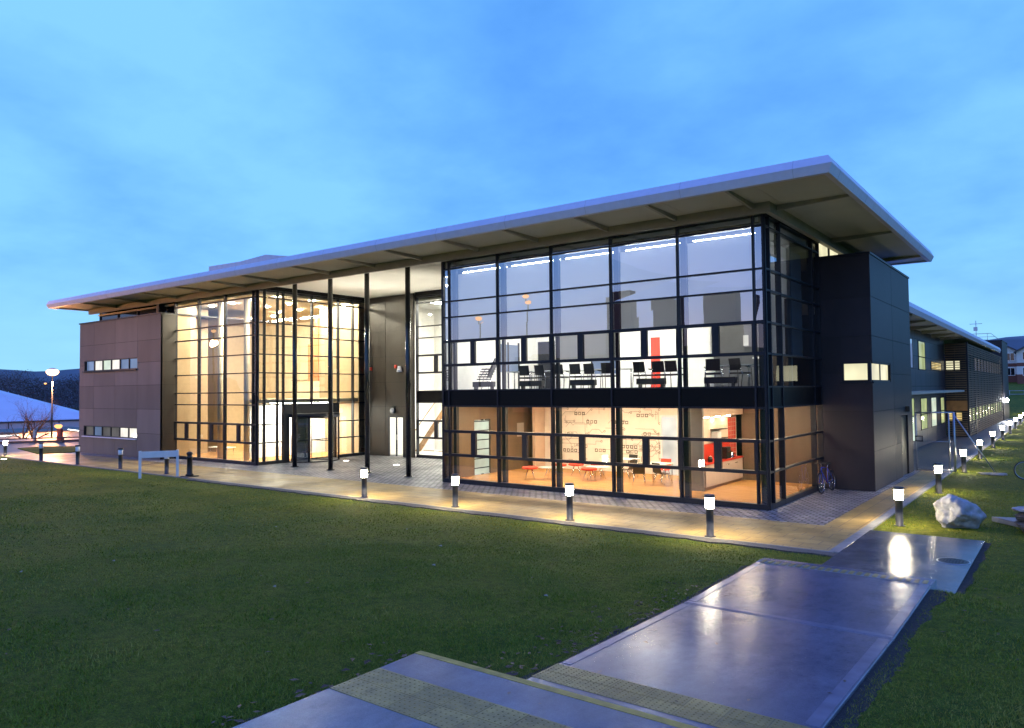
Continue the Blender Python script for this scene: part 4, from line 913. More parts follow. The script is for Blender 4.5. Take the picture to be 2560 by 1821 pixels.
# timber louvre box
XL, Y0, Y1 = 1.30, 38.66, 69.6
core = MB(); core.box(-.1, XL-.14, Y0+.14, Y1, 0, 6.55); core.build('louvre_core', M['dark_void'], WG)
sl_ = MB(); z = .08
while z < 6.5:
    band = (1.0 < z < 1.95) or (4.65 < z < 5.75)
    sl_.box(XL-.05, XL, Y0+.06, Y1, z, z+(.05 if band else .085))
    if not (1.78 < z+.05 < 2.56): sl_.box(-.08, XL-.06, Y0, Y0+.05, z, z+(.05 if band else .085))
    z += .158
sl_.build('timber_louvre', M['timber'], WG)
ps = MB()
for k in range(13): ps.box(XL-.12, XL-.055, Y0+.08+k*2.55, Y0+.16+k*2.55, 0, 6.5)
ps.box(XL-.09, XL+.015, Y0-.015, Y0+.055, 0, 6.6); ps.box(.42, .52, Y0+.055, Y0+.12, 0, 6.5); ps.box(XL-.06, XL+.02, 43.0, 43.5, 0, 2.65)
ps.build('louvre_post', M['frame'], WG)
MB().box(-.08, XL-.1, Y0-.012, Y0+.05, 1.82, 2.52).build('orange_panel', M['timber_orange'], WG)
for (a, c, z0, z1, m_) in ((-.02,.36,1.15,1.72,'win_amber'), (.46,.84,1.15,1.72,'win_amber'), (-.02,.80,4.66,5.30,'win_yellow')):
    MB().box(a, c, Y0+.12, Y0+.135, z0, z1).build('lit_window', M[m_], WG)
for k in range(12):
    a = Y0+.3+k*2.55
    MB().box(XL-.138, XL-.125, a, a+(2.2 if k == 0 else 2.1), 1.0, 1.9).build('lit_window', M['win_yellow' if k % 3 == 0 else 'win_green'], WG)
    if k > 1: MB().box(XL-.138, XL-.125, a, a+2.1, 4.7, 5.7).build('lit_window', M['win_dim'], WG)
# wing roof
wr_ = MB(); 
wr_.prism_y([(-6,6.84),(1.36,6.84),(1.36,6.80),(1.44,6.80),(1.52,7.02),(1.44,7.26),(1.2,7.32),(-6,7.5)], 13.5, 66.0)
wro = wr_.build('roof', M['fascia'], WG)
for k in range(6): MB().prism_y([(1.3,6.838),(1.3,6.78),(0,6.62),(0,6.838)], 16.5+k*3.9, 16.62+k*3.9).build('rib', M['rib'], wro)
MB().box(-7, .55, 12.5, 13.3, 0, 6.8).build('link_wall', M['clad_dark'], WG) if False else None
eb = MB(); eb.box(-6, 1.35, 70.0, 78.0, -.3, 8.2); eb.build('end_block', M['clad_dark'], WG)
MB().box(-6.05, 1.40, 69.95, 78.05, 8.2, 8.27).build('parapet_cap', M['frame'], WG)
t = thing('tv_antenna', 'thin rooftop aerial mast above the rear wing', 'antenna', (.0, 60, 7.34)); MB().tube([(0,0,0),(0,0,2.3)], .03, 6).build('mast', M['galv'], t)
q = MB(); q.tube([(-.5,0,2.0),(.5,0,2.0)], .02, 5)
for k in range(6): q.tube([(-.45+k*.18,-.3,2.0),(-.45+k*.18,.3,2.0)], .015, 5)
q.box(-.2,.12,-.05,.05,1.35,1.7); q.build('aerial', M['galv'], t)
t = thing('roof_railing', 'low metal guard rail on the end block roof', 'railing', (0, 70.3, 8.27)); q = MB(); q.tube([(-4,0,0),(-3.6,0,.75),(.4,0,.75),(1.1,0,.05)], .03, 6); q.tube([(-3.8,0,.4),(.75,0,.4)], .02, 6)
for x in (-2.5,-1.2,.1): q.tube([(x,0,0),(x,0,.75)], .02, 6)
q.build('rail_tubes', M['galv'], t)
# lamp on the end block corner
t = thing('corner_lamp', 'white lamp glowing high on the far end block corner', 'lamp', (1.55, 71, 1.9)); MB().lathe([(.06,-.05),(.16,.05),(.18,.2),(.1,.32)], (0,0,0), 14).build('globe', M['lens_cool'], t); MB().box(-.2,0,-.04,.04,-.1,-.05).build('bracket', M['frame'], t)

# ------------------------------------------------------------------ bollards
BPROF = [(.135,0),(.135,.012),(.088,.016),(.088,.66),(.098,.665)]
def bollard(loc, label, lens, g):
    t = thing('light_bollard', label, 'bollard', loc, 0, g)
    MB().lathe(BPROF, (0,0,0), 24).build('post', M['bollard'], t)
    MB().lathe([(.096,.668),(.102,.675),(.102,.90),(.09,.905)], (0,0,0), 24).build('lens', M[lens], t)
    MB().lathe([(.092,.915),(.124,.916),(.120,.985),(.105,.992)], (0,0,0), 24).build('cap', M['bollard'], t)
    if lens == 'lens_lit':
        q = MB(); n = 24; q._add([(.103*math.cos(2*math.pi*k/n), .103*math.sin(2*math.pi*k/n), .9145) for k in range(n)]+[(.122*math.cos(2*math.pi*k/n), .122*math.sin(2*math.pi*k/n), .9145) for k in range(n)], [(k, (k+1)%n, (k+1)%n+n, k+n) for k in range(n)]); q.build('glow_ring', M['down_ring'], t)  # unseen glowing ring added under the cap to throw light down
    return t
gF = 'lit bollards along the tan front path'; gR = 'lit bollards in the row along the side lawn'; gU = 'unlit bollards by the far left lawn edge'
f0 = bollard((-11.95, -4.60, .004), 'lit bollard in front of the paved recess, leftmost of the front four', 'lens_lit', gF)
for p, l in (((-8.0,-4.50), 'lit bollard in front of the left end of the glazed cafe'), ((-3.88,-4.52), 'lit bollard in front of the line mural bays'), ((.10,-4.58), 'lit bollard in front of the cafe kitchen near the building corner')):
    place_copy(f0, (*p, .004), 0, l)
r0 = bollard((3.45, -.42, H(3.45,-.4)), 'lit bollard between the path corner and the pale boulder', 'lens_lit', gR)
ry = [6.78, 14.25, 21.4, 29.1, 37.0, 44.8, 52.2, 59.7, 67.2, 74.7, 82.0]
rl = ['lit bollard just behind the pale boulder', 'lit bollard beside the leaning gate stay', 'lit bollard first beyond the gate stay', 'lit bollard second beyond the gate stay', 'lit bollard third beyond the gate stay', 'lit bollard fourth beyond the gate stay', 'lit bollard fifth beyond the gate stay', 'lit bollard sixth beyond the gate stay', 'lit bollard seventh beyond the gate stay', 'lit bollard eighth beyond the gate stay', 'lit bollard ninth beyond the gate stay']
for k, y in enumerate(ry): place_copy(r0, (3.45-.0042*y, y, H(3.45,y)), 0, rl[k])
for o in kids(r0): pass
bollard((-42.9, -4.5, H(-42.9,-4.5)), 'lit bollard at the far left edge by the road', 'lens_lit', 'lit bollard by the road')
u0 = bollard((-37.5, -4.66, .0), 'unlit bollard with a pale ring, first right of the lit one by the road', 'bollard_ring', gU)
for p, l in (((-33.25,-4.60), 'unlit bollard with a pale ring before the left corner of the clad volume'), ((-29.1,-4.45), 'unlit bollard with a pale ring left of the grey sign'), ((-24.9,-4.45), 'unlit bollard hidden half behind the right leg of the grey sign')): place_copy(u0, (*p, .0), 0, l)
t = thing('cast_bollard', 'black cast iron bollard with rounded head on the lawn edge right of the sign', 'bollard', (-23.03, -4.45, 0))
MB().box(-.27,.27,-.27,.27,0,.04).build('foot_plate', M['cast_iron'], t, .01)
MB().lathe([(.17,.04),(.16,.10),(.12,.14),(.105,.78),(.14,.80),(.14,.84),(.10,.86),(.11,.93),(.13,.96),(.12,1.02),(.06,1.06)], (0,0,0), 20).build('shaft', M['cast_iron'], t)
# sign
t = thing('grey_sign', 'grey two legged sign board standing on the far lawn edge', 'sign', (-24.05, -5.25, H(-24,-5.2)), R(60))
for s in (-1,1): MB().box(s*.72-.055, s*.72+.055, -.035,.035, -.05, 1.16).build('post', M['sign_grey'], t, .008)
MB().box(-.663,.663,-.02,.02,.86,1.13).build('board', M['sign_grey'], t, .005)
# in ground lights
def inground(loc, label, spot=0, tilt=0):
    t = thing('ground_uplight', label, 'uplight', loc, 0, 'lights set in the ground')
    MB().lathe([(.17,0),(.17,.012),(.14,.014)], (0,0,0), 24).build('bezel', M['galv'], t); MB().lathe([(.135,.0145),(.13,.018)], (0,0,0), 24).build('lens', M['uplight'], t)
    if spot:
        s = bpy.data.lights.new('uplight_beam', 'SPOT'); s.energy = spot; s.spot_size = R(58); s.spot_blend = .8; s.shadow_soft_size = .12; s.color = (1,.93,.78)
        o = bpy.data.objects.new('uplight_beam', s); COL.objects.link(o); o.parent = t; o.location = (0,0,.05); o.rotation_euler = (R(180),0,0)
    return t
inground((-22.83, 3.92, .0), 'glowing light set in the cobbles nearer the revolving door', 2000)
inground((-18.96, 3.71, .0), 'glowing light set in the cobbles in front of the lit stair glazing', 3800)
inground((-40.6, -5.35, H(-40.6,-5.35)+.01), 'glowing light set in the lawn at the far left edge')

# ------------------------------------------------------------------ gate, boulder, rocks, manhole, bikes
t = thing('metal_gate', 'tall galvanised gate frame with a leaning stay across the side path', 'gate', (0, 13.72, 0))
MB().tube([(3.14,0,0),(3.14,0,2.45)], .045, 10).build('post', M['galv'], t); MB().tube([(2.94,.12,0),(2.94,.12,2.40)], .03, 10).build('post', M['galv'], t); MB().tube([(1.75,0,0),(1.75,0,2.42)], .025, 8).build('post', M['galv'], t)
q = MB(); q.tube([(1.72,0,2.42),(3.14,0,2.44)], .028, 8); q.tube([(1.72,0,1.22),(3.1,0,1.24)], .012, 8); q.tube([(1.72,0,.06),(3.14,0,.06)], .025, 8); q.build('rail', M['galv'], t)
MB().tube([(3.14,.02,2.35),(4.50,.40,.0)], .026, 8).build('stay', M['galv'], t)
q = MB(); q.box(1.72,2.02,-.06,-.03,1.42,1.46); q.box(1.72,2.02,-.06,-.03,1.22,1.26); q.box(1.74,1.77,-.06,-.03,1.26,1.42); q.box(1.97,2.0,-.06,-.03,1.26,1.42); q.build('latch', M['black_plastic'], t)
q = MB()
q.box(3.085,3.1,-.03,.03,1.0,1.3); q.build('hinge', M['galv'], t)
def rock(name, label, cat, loc, dims, m_, seed, rz=0, cuts=14, rough=.06, g=None, extra=()):
    rnd = random.Random(seed); bm = bmesh.new(); bmesh.ops.create_icosphere(bm, subdivisions=5, radius=1.0)
    planes = []
    for k in range(cuts):
        v = Vector((rnd.gauss(0,1), rnd.gauss(0,1), rnd.gauss(0,.8))).normalized(); planes.append((v, rnd.uniform(.68,.92)))
    planes += list(extra)
    for v in bm.verts:
        p = v.co.copy()
        for n_, d_ in planes:
            s_ = p.dot(n_)
            if s_ > d_: p -= n_*(s_-d_)
        nn = mnoise.fractal(p*2.2+Vector((seed,0,0)), 1.0, 2.0, 5); p += v.co*(nn*rough+.022*mnoise.noise(p*9)+.012*mnoise.noise(p*21))
        v.co = Vector((p.x*dims[0], p.y*dims[1], p.z*dims[2]+dims[2]*.82))
    me = bpy.data.meshes.new(name); bm.to_mesh(me); bm.free(); me.materials.append(M[m_])
    for p in me.polygons: p.use_smooth = True
    o = bpy.data.objects.new(name, me); COL.objects.link(o); o.location = loc; o.rotation_euler = (0,0,rz)
    return tag(o, label, cat, g)
bo = rock('boulder', 'large pale boulder lying on the side lawn beside the lit bollards', 'boulder', (4.68, .12, -.06), (.64, .44, .47), 'rock', 12, R(42), 5, .13, None, [(Vector((-.93,-.34,.12)).normalized(), .60), (Vector((.3,-.2,.9)).normalized(), .80), (Vector((.62,0,.78)).normalized(), .66)])
rock('flat_rock', 'brown rough rock at the bottom of the small pile at the right edge', 'rock', (6.35, .35, -.05), (.55,.5,.22), 'brown_rock', 21, .4, 10, .12, 'rock pile at the right edge')
rock('flat_rock', 'grey brown flat rock lying in the middle of the pile at the right edge', 'rock', (6.3, .4, .22), (.5,.42,.16), 'brown_rock', 23, 1.1, 10, .12, 'rock pile at the right edge')
rock('flat_rock', 'flat blue grey rock on top of the pile at the right edge', 'rock', (6.28, .42, .42), (.48,.4,.11), 'rock', 25, .2, 10, .1, 'rock pile at the right edge')
fs_ = MB().prism([(5.28,1.62),(6.1,.75),(6.6,1.2),(6.3,1.9)], H(5.8,1.3)+.002, .09).build('stone_slab', M['kerb'], bevel=.012); tag(fs_, 'flat grey pointed stone slab lying in the grass beside the rock pile', 'stone slab')
t = thing('manhole_cover', 'round dark manhole cover in the wet lower slab', 'manhole', (5.08, -4.38, .016)); MB().lathe([(.30,0),(.30,.006),(.275,.007)], (0,0,0), 36).build('rim', M['galv'], t)
q = MB(); q.lathe([(.272,.0),(.272,.009)], (0,0,0), 36)
for k in range(-4,5):
    for j in range(-4,5):
        if (k*k+j*j) < 17: q.box(k*.055-.018,k*.055+.018,j*.055-.006,j*.055+.006,.009,.013)
q.build('cover_plate', M['manhole'], t)
def bicycle(loc, rz, lean, label, m_):
    t = thing('bicycle', label, 'bicycle', loc, rz); t.rotation_euler = (0, lean, rz)
    r = .335
    def wheel(y):
        ty = MB(); n = 40; ty.tube([(0, y+r*math.cos(2*math.pi*k/n), r+.02+r*math.sin(2*math.pi*k/n)) for k in range(n)], .021, 8, closed=True); wo = ty.build('wheel', M['rubber'], t)
        rm = MB(); rm.tube([(0, y+(r-.028)*math.cos(2*math.pi*k/n), r+.02+(r-.028)*math.sin(2*math.pi*k/n)) for k in range(n)], .010, 6, closed=True); rm.build('rim', M['chrome'], wo)
        sp = MB()
        for k in range(18): a = 2*math.pi*k/18; sp.tube([((-1)**k*.02, y+.02*math.cos(a), r+.02+.02*math.sin(a)), (0, y+(r-.03)*math.cos(a+.2), r+.02+(r-.03)*math.sin(a+.2))], .0016, 4)
        sp.tube([(-.05,y,r+.02),(.05,y,r+.02)], .018, 8); sp.build('spokes', M['chrome'], wo)
    wheel(0.0); wheel(1.06)
    zc_ = r+.02; bb = (0,.64,.30); hd_ = (0,.17,.86); hb = (0,.14,.72); stp = (0,.76,.80)
    q = MB(); q.tube([hb, hd_], .022, 8); q.tube([hd_, stp], .016, 8); q.tube([hb, bb], .020, 8); q.tube([bb, stp], .017, 8)
    for s in (-1,1): q.tube([bb, (s*.06,1.06,zc_)], .010, 6); q.tube([stp, (s*.06,1.06,zc_)], .009, 6)
    q.build('frame', M[m_], t)
    q = MB()
    for s in (-1,1): q.tube([(s*.03,.13,.70),(s*.055,.06,.45),(s*.055,0,zc_)], .012, 6)
    q.build('fork', M[m_], t)
    MB().tube([(0,.17,.86),(0,.18,.96),(0,.12,1.0)], .014, 8).build('stem', M['chrome'], t)
    MB().tube([(-.30,.16,1.01),(-.12,.12,1.0),(.12,.12,1.0),(.30,.16,1.01)], .012, 8).build('handlebar', M['black_plastic'], t)
    for s in (-1,1): MB().tube([(s*.20,.135,1.003),(s*.31,.165,1.012)], .018, 8).build('grip', M['rubber'], t)
    MB().tube([stp, (0,.80,.92)], .013, 8).build('seat_post', M['chrome'], t)
    s_ = MB(); s_.prism([(-.02,.66),(.02,.66),(.04,.78),(.075,.92),(-.075,.92),(-.04,.78)], .92, .965); s_.build('saddle', M['black_plastic'], t, .015)
    q = MB(); q.tube([(-.09,.64,.30),(.09,.64,.30)], .014, 8); q.tube([(.07,.64,.30),(.07,.56,.16)], .010, 6); q.tube([(-.07,.64,.30),(-.07,.72,.44)], .010, 6); q.box(.075,.15,.53,.59,.15,.17); q.box(-.15,-.075,.69,.75,.43,.45); q.build('crank', M['chrome'], t)
    q = MB(); n = 24; q.tube([(.05, .64+.085*math.cos(2*math.pi*k/n), .30+.085*math.sin(2*math.pi*k/n)) for k in range(n)], .008, 5, closed=True); q.tube([(.05,.64,.385),(.05,1.06,zc_+.035)], .005, 4); q.tube([(.05,.64,.215),(.05,1.06,zc_-.035)], .005, 4); q.build('chain', M['black_plastic'], t)
    return t
bicycle((.36, 4.28, 0), R(-4), R(-4), 'blue bicycle leaning by the glazed corner next to the dark stair tower', 'bike_blue')
bicycle((5.55, 12.4, H(5.5,12.4)), R(-82), R(-4), 'bicycle at the right edge of which only the front wheel shows', 'bike_grey')

# ------------------------------------------------------------------ far left: street lamps, tree, shed, rail, posts
def street_lamp(base, top, label, em, r=.06, head=.28, g='street lamps', pw=0):
    t = thing('street_lamp', label, 'street lamp', base, 0, g); h = top-base[2]
    MB().tube([(0,0,0),(0,0,h*.35),(0,0,h)], [r*1.4, r*1.1, r*.7], 10).build('pole', M['bollard'], t)
    MB().lathe([(head*.6,.02),(head*.62,.08),(head*.2,.16)], (0,0,h+.02), 16).build('hood', M['galv'], t)
    MB().lathe([(head*.3,-head*1.05),(head*.75,-head*.85),(head,-head*.45),(head*.92,-head*.15),(head*.6,.01)], (0,0,h+.02), 20).build('lamp_head', M[em], t)
    if pw:
        s = bpy.data.lights.new('lamp_light', 'POINT'); s.energy = pw; s.shadow_soft_size = .3; s.color = (1, .42, .16); o = bpy.data.objects.new('lamp_light', s); COL.objects.link(o); o.parent = t; o.location = (0, 0, h-1.1)
    return t
tl1 = street_lamp((-72, 9.4, H(-72,9.4)), 6.0, 'tall street lamp with a glaring orange white head beyond the clad volume', 'lamp_sodium', .07, .56, pw=9000)
street_lamp((-90, 14.42, H(-90,14.4)), -.55, 'short glowing orange lamp left of the tall street lamp near the bare tree', 'lamp_sodium_small', .05, .42, 'low orange lamps', 900)
street_lamp((-90, 17.18, H(-90,17.2)), .0, 'short glowing orange lamp between the tall street lamp and the red pillar', 'lamp_sodium_small', .05, .42, 'low orange lamps', 900)
street_lamp((-47.5, -11.5, H(-47,-11)), 8.6, 'street lamp mirrored as an orange glow in the atrium glazing', 'lamp_sodium', .07, .22, pw=3800)
street_lamp((-31.2, -31.7, H(-31,-31)), 11.6, 'street lamp mirrored in the second upper bay', 'lamp_sodium_small', .08, .3)
street_lamp((-33.5, -27.7, H(-33,-27)), 9.8, 'street lamp mirrored in the first upper bay', 'lamp_sodium_small', .08, .3)
t = thing('red_pillar', 'orange red pillar standing at the road edge', 'pillar', (-54.0, 2.9, -.05), .3); MB().box(-.19,.19,-.12,.12,0,1.02).build('pillar_body', M['red_post'], t, .03); MB().box(-.2,.2,-.13,.13,1.021,1.05).build('cap', M['red_post'], t, .01)
t = thing('grey_post', 'flat grey post rising behind the unlit bollard by the road', 'post', (-55.5, 1.75, -.05), .3); MB().box(-.13,.13,-.05,.05,0,.95).build('post_body', M['galv'], t, .01); MB().box(-.16,.16,-.08,.08,0.0,.04).build('foot', M['galv'], t)
t = thing('low_rail', 'low dark rail along the edge of the road', 'rail', (0,0,0))
A, B = Vector((-56.2,-2.0,0)), Vector((-51.2,6.5,0)); n_ = (B-A).normalized()
for z in (.14, .36):
    MB().tube([A+Vector((0,0,z)), B+Vector((0,0,z))], .05, 6, smooth=False).build('rail_bar', M['timber'], t)
for k in range(6): p = A.lerp(B, (k+.2)/5.6); MB().box(p.x-.05,p.x+.05,p.y-.05,p.y+.05,-.05,.42).build('post', M['timber'], t)
# shed: mono pitch roof seen end on, lower lean-to in front
t = thing('metal_shed', 'large pale blue metal warehouse with sloping roof beyond the road', 'warehouse', (0,0,0))
b = MB(); b._add([(-110,5,.0),(-110,31,.0),(-140,44,-.35),(-140,27.9,4.51),(-140,15,8.0)], [(0,1,2,3,4)]); b.v += []
b._add([(-110,5,-.12),(-110,31,-.12),(-140,44,-.47),(-140,27.9,4.39),(-140,15,7.88)], [(4,3,2,1,0)])
b.build('roof', M['shed_metal'], t)
w_ = MB(); w_.box(-110.2,-110,5,31,-5,-.12); w_.box(-140,-139.8,15,44,-5,-.5); w_.build('wall', M['shed_wall'], t)
q = MB()
for k in range(17):
    y0 = 6+k*1.5; u = min(1, max(0, (y0-5)/26)); q.tube([(-110,y0,.03),(-139.5,15.5+u*27,(7.9-(u*27.5)*.27 if u < .46 else 4.6-(u-.46)*9.0))], .05, 4)
q.build('standing_seam', M['shed_metal'], t)
q = MB(); q.box(-109.98,-109.85,5,31,-.22,-.10)
for k in range(8): q.box(-109.99,-109.9,6+k*3.2,6.1+k*3.2,-5,-.22)
q.build('gutter', M['slate'], t)
t2 = thing('lean_to', 'low grey blue store in front of the warehouse', 'store', (0,0,0))
MB().box(-98,-90.5,11,21.5,-4.2,-.8).build('wall', M['shed_wall'], t2); MB().prism_y([(-98.3,-.55),(-90.2,-.72),(-90.2,-.85),(-98.3,-.68)], 10.8, 21.8).build('roof', M['slate'], t2)
MB().tube([(-90.1,10.8,-1.05),(-90.1,13.0,-1.0)], .05, 6).build('glow_strip', M['cool_tube'], t2)
MB().tube([(-90.1,18.3,-.60),(-90.1,19.7,-.85)], .06, 6).build('glow_strip', M['cool_tube'], t2)
def bare_tree(loc, h, label, seed):
    rnd = random.Random(seed); t = thing('bare_tree', label, 'tree', loc)
    tr = MB(); cr = MB()
    def grow(p, d, L_, r, lev, b):
        pts = [p]; rs = [r]; n = 4
        for k in range(n):
            d = (d+Vector((rnd.gauss(0,.13), rnd.gauss(0,.13), rnd.gauss(.03,.1)))).normalized(); p = p+d*L_/n; pts.append(p); rs.append(r*(1-.6*(k+1)/n))
        b.tube(pts, rs, 6 if lev < 2 else 4)
        if lev >= 5: return
        m_ = 4 if lev < 2 else 3
        for k in range(m_):
            i = rnd.randint(2, n); ang = rnd.uniform(.35, .85); ax = Vector((rnd.gauss(0,1), rnd.gauss(0,1), rnd.gauss(0,.4))).normalized()
            nd = (d*math.cos(ang)+d.cross(ax).normalized()*math.sin(ang)).normalized(); nd.z += .12
            grow(pts[i], nd.normalized(), L_*rnd.uniform(.58,.82), rs[i]*.75, lev+1, cr)
    for k in range(3):
        a = k*2.1+.4; grow(Vector((0,0,0)), Vector((.3*math.cos(a), .45*math.sin(a), 1)).normalized(), h*.36, .17, 0, tr)
    tr.build('trunk', M['bark'], t); cr.build('crown', M['bark'], t); return t
bare_tree((-80, 10.35, H(-80,10.3)), 6.6, 'bare branching tree standing in front of the warehouse roof', 4)
# woodland on the slope
def woodland():
    n = 140000; P = RNG.random((n, 3)); y = 48+P[:,0]*60; x = -235+P[:,1]*30-(y-50)*.2
    top = 8.4+1.2*np.sin(y*.35)+.9*np.sin(y*.9+1)+1.0*np.sin(y*.13+2)
    z = -10+P[:,2]**.8*(top+10); c = np.stack([x, y, z], 1)
    d1 = RNG.normal(size=(n,3)); d2 = RNG.normal(size=(n,3)); s = (.08+RNG.random(n)*.16)[:,None]
    d1 /= np.linalg.norm(d1,axis=1)[:,None]; d2 /= np.linalg.norm(d2,axis=1)[:,None]
    V = np.empty((n*3,3)); V[0::3] = c-d1*s; V[1::3] = c+d1*s; V[2::3] = c+d2*s*1.2
    me = bpy.data.meshes.new('woodland'); me.vertices.add(n*3); me.vertices.foreach_set('co', V.ravel()); me.loops.add(n*3); me.loops.foreach_set('vertex_index', np.arange(n*3)); me.polygons.add(n); me.polygons.foreach_set('loop_start', np.arange(0,n*3,3)); me.update(calc_edges=True)
    me.materials.append(M['wood_far_haze']); o = bpy.data.objects.new('woodland', me); COL.objects.link(o); kind(o, 'stuff')
woodland()
street_lamp((-196, 56.5, -8), 6.6, 'tiny orange lamp among the dark trees on the hillside', 'lamp_sodium_small', .06, .3, 'far lamps')
# hills
def hills():
    b = MB(); na, nr = 150, 14
    for i in range(na+1):
        az = R(-20+i*(140/na))                              # from +y towards -x
        left = smooth((math.degrees(az)-45)/25)
        crest = 54*(1-left)+(24+9*smooth((100-math.degrees(az))/45))*left+(4 if left < .5 else 1.2)*mnoise.fractal(Vector((i*.35,0,0)), 1, 2, 4)
        for j in range(nr+1):
            r = 480+j*55; f = math.sin(min(1, j/9)*math.pi/2)
            b.v.append((7-r*math.sin(az), -21+r*math.cos(az), -12+(crest+12)*f+(0 if j > 9 else 2*mnoise.noise(Vector((i*.3,j*.5,2))))))
    for i in range(na):
        for j in range(nr): a = i*(nr+1)+j; b.f.append((a, a+nr+1, a+nr+2, a+1))
    b.sm = [True]*len(b.f); kind(b.build('hill', M['hill_far']), 'structure')
hills()
# houses on the slope at the right
def house(loc, w_, d_, eave, ridge, label):
    t = thing('house', label, 'house', loc, 0, 'gabled houses on the slope at the right')
    MB().box(-w_/2,w_/2,0,d_,-1,1.1).build('brick_base', M['brick'], t); MB().box(-w_/2,w_/2,0,d_,1.1,2.35).build('lower_wall', M['render_white'], t); MB().box(-w_/2,w_/2,-.01,d_,2.35,2.9).build('brick_band', M['brick'], t)
    MB().prism_y([(-w_/2,2.9),(w_/2,2.9),(w_/2,eave),(0,ridge),(-w_/2,eave)], 0, d_).build('gable_wall', M['render_white'], t)
    s = (ridge-eave)/(w_/2); r = MB()
    for sg in (-1,1): r.prism_y([(0,ridge+.22),(sg*(w_/2+.35),eave-.35*s+.22),(sg*(w_/2+.35),eave-.35*s+.02),(0,ridge+.02)], -.4, d_+.4)
    r.build('roof', M['slate'], t)
    for zz in (.9, 3.3):
        for xx in (-w_/4, w_/4):
            q = MB(); q.box(xx-.62,xx-.54,-.06,0,zz,zz+1.3); q.box(xx+.54,xx+.62,-.06,0,zz,zz+1.3); q.box(xx-.54,xx+.54,-.06,0,zz,zz+.08); q.box(xx-.54,xx+.54,-.06,0,zz+1.22,zz+1.3); q.box(xx-.03,xx+.03,-.055,0,zz+.08,zz+1.22)
            o = q.build('window', M['white_lam'], t); MB().box(xx-.54,xx+.54,-.03,-.012,zz+.08,zz+1.22).build('pane', M['dark_glass'], o)
    return t
hs = house((-2.3, 124, 4.3), 5.4, 9, 4.6, 6.2, 'white gabled house half hidden by the far end block')
place_copy(hs, (2.9, 118, 4.2), 0, 'white gabled house with bay front at the right edge')
t = thing('slope_fence', 'thin pale rail fence on the green slope below the houses', 'fence', (0, 96, H(0,96))); q = MB()
for k in range(12): q.tube([(-6+k*1.6,0,-.2),(-6+k*1.6,0,.9)], .03, 5)
q.build('post_row', M['galv'], t); MB().tube([(-6,0,.85),(12,0,.85)], .03, 5).build('rail', M['galv'], t); MB().tube([(-6,0,.4),(12,0,.4)], .03, 5).build('rail', M['galv'], t)

# ------------------------------------------------------------------ blocks behind the photographer (mirrored in the upper glazing)
t = thing('tower_block', 'brown tower blocks across the lawn, seen mirrored in the upper glazing', 'building', (0,0,0))
for a, c, h in ((-29.0,-24.9,15.4), (-36.1,-32.2,15.2), (-42.9,-39.0,16.0)): MB().box(a, c, -67.6, -66, 0, h).build('stair_tower', M['brick'], t)
MB().box(-60, -8, -76, -67.65, 0, 8.6).build('main_block', M['tan_wall'], t)

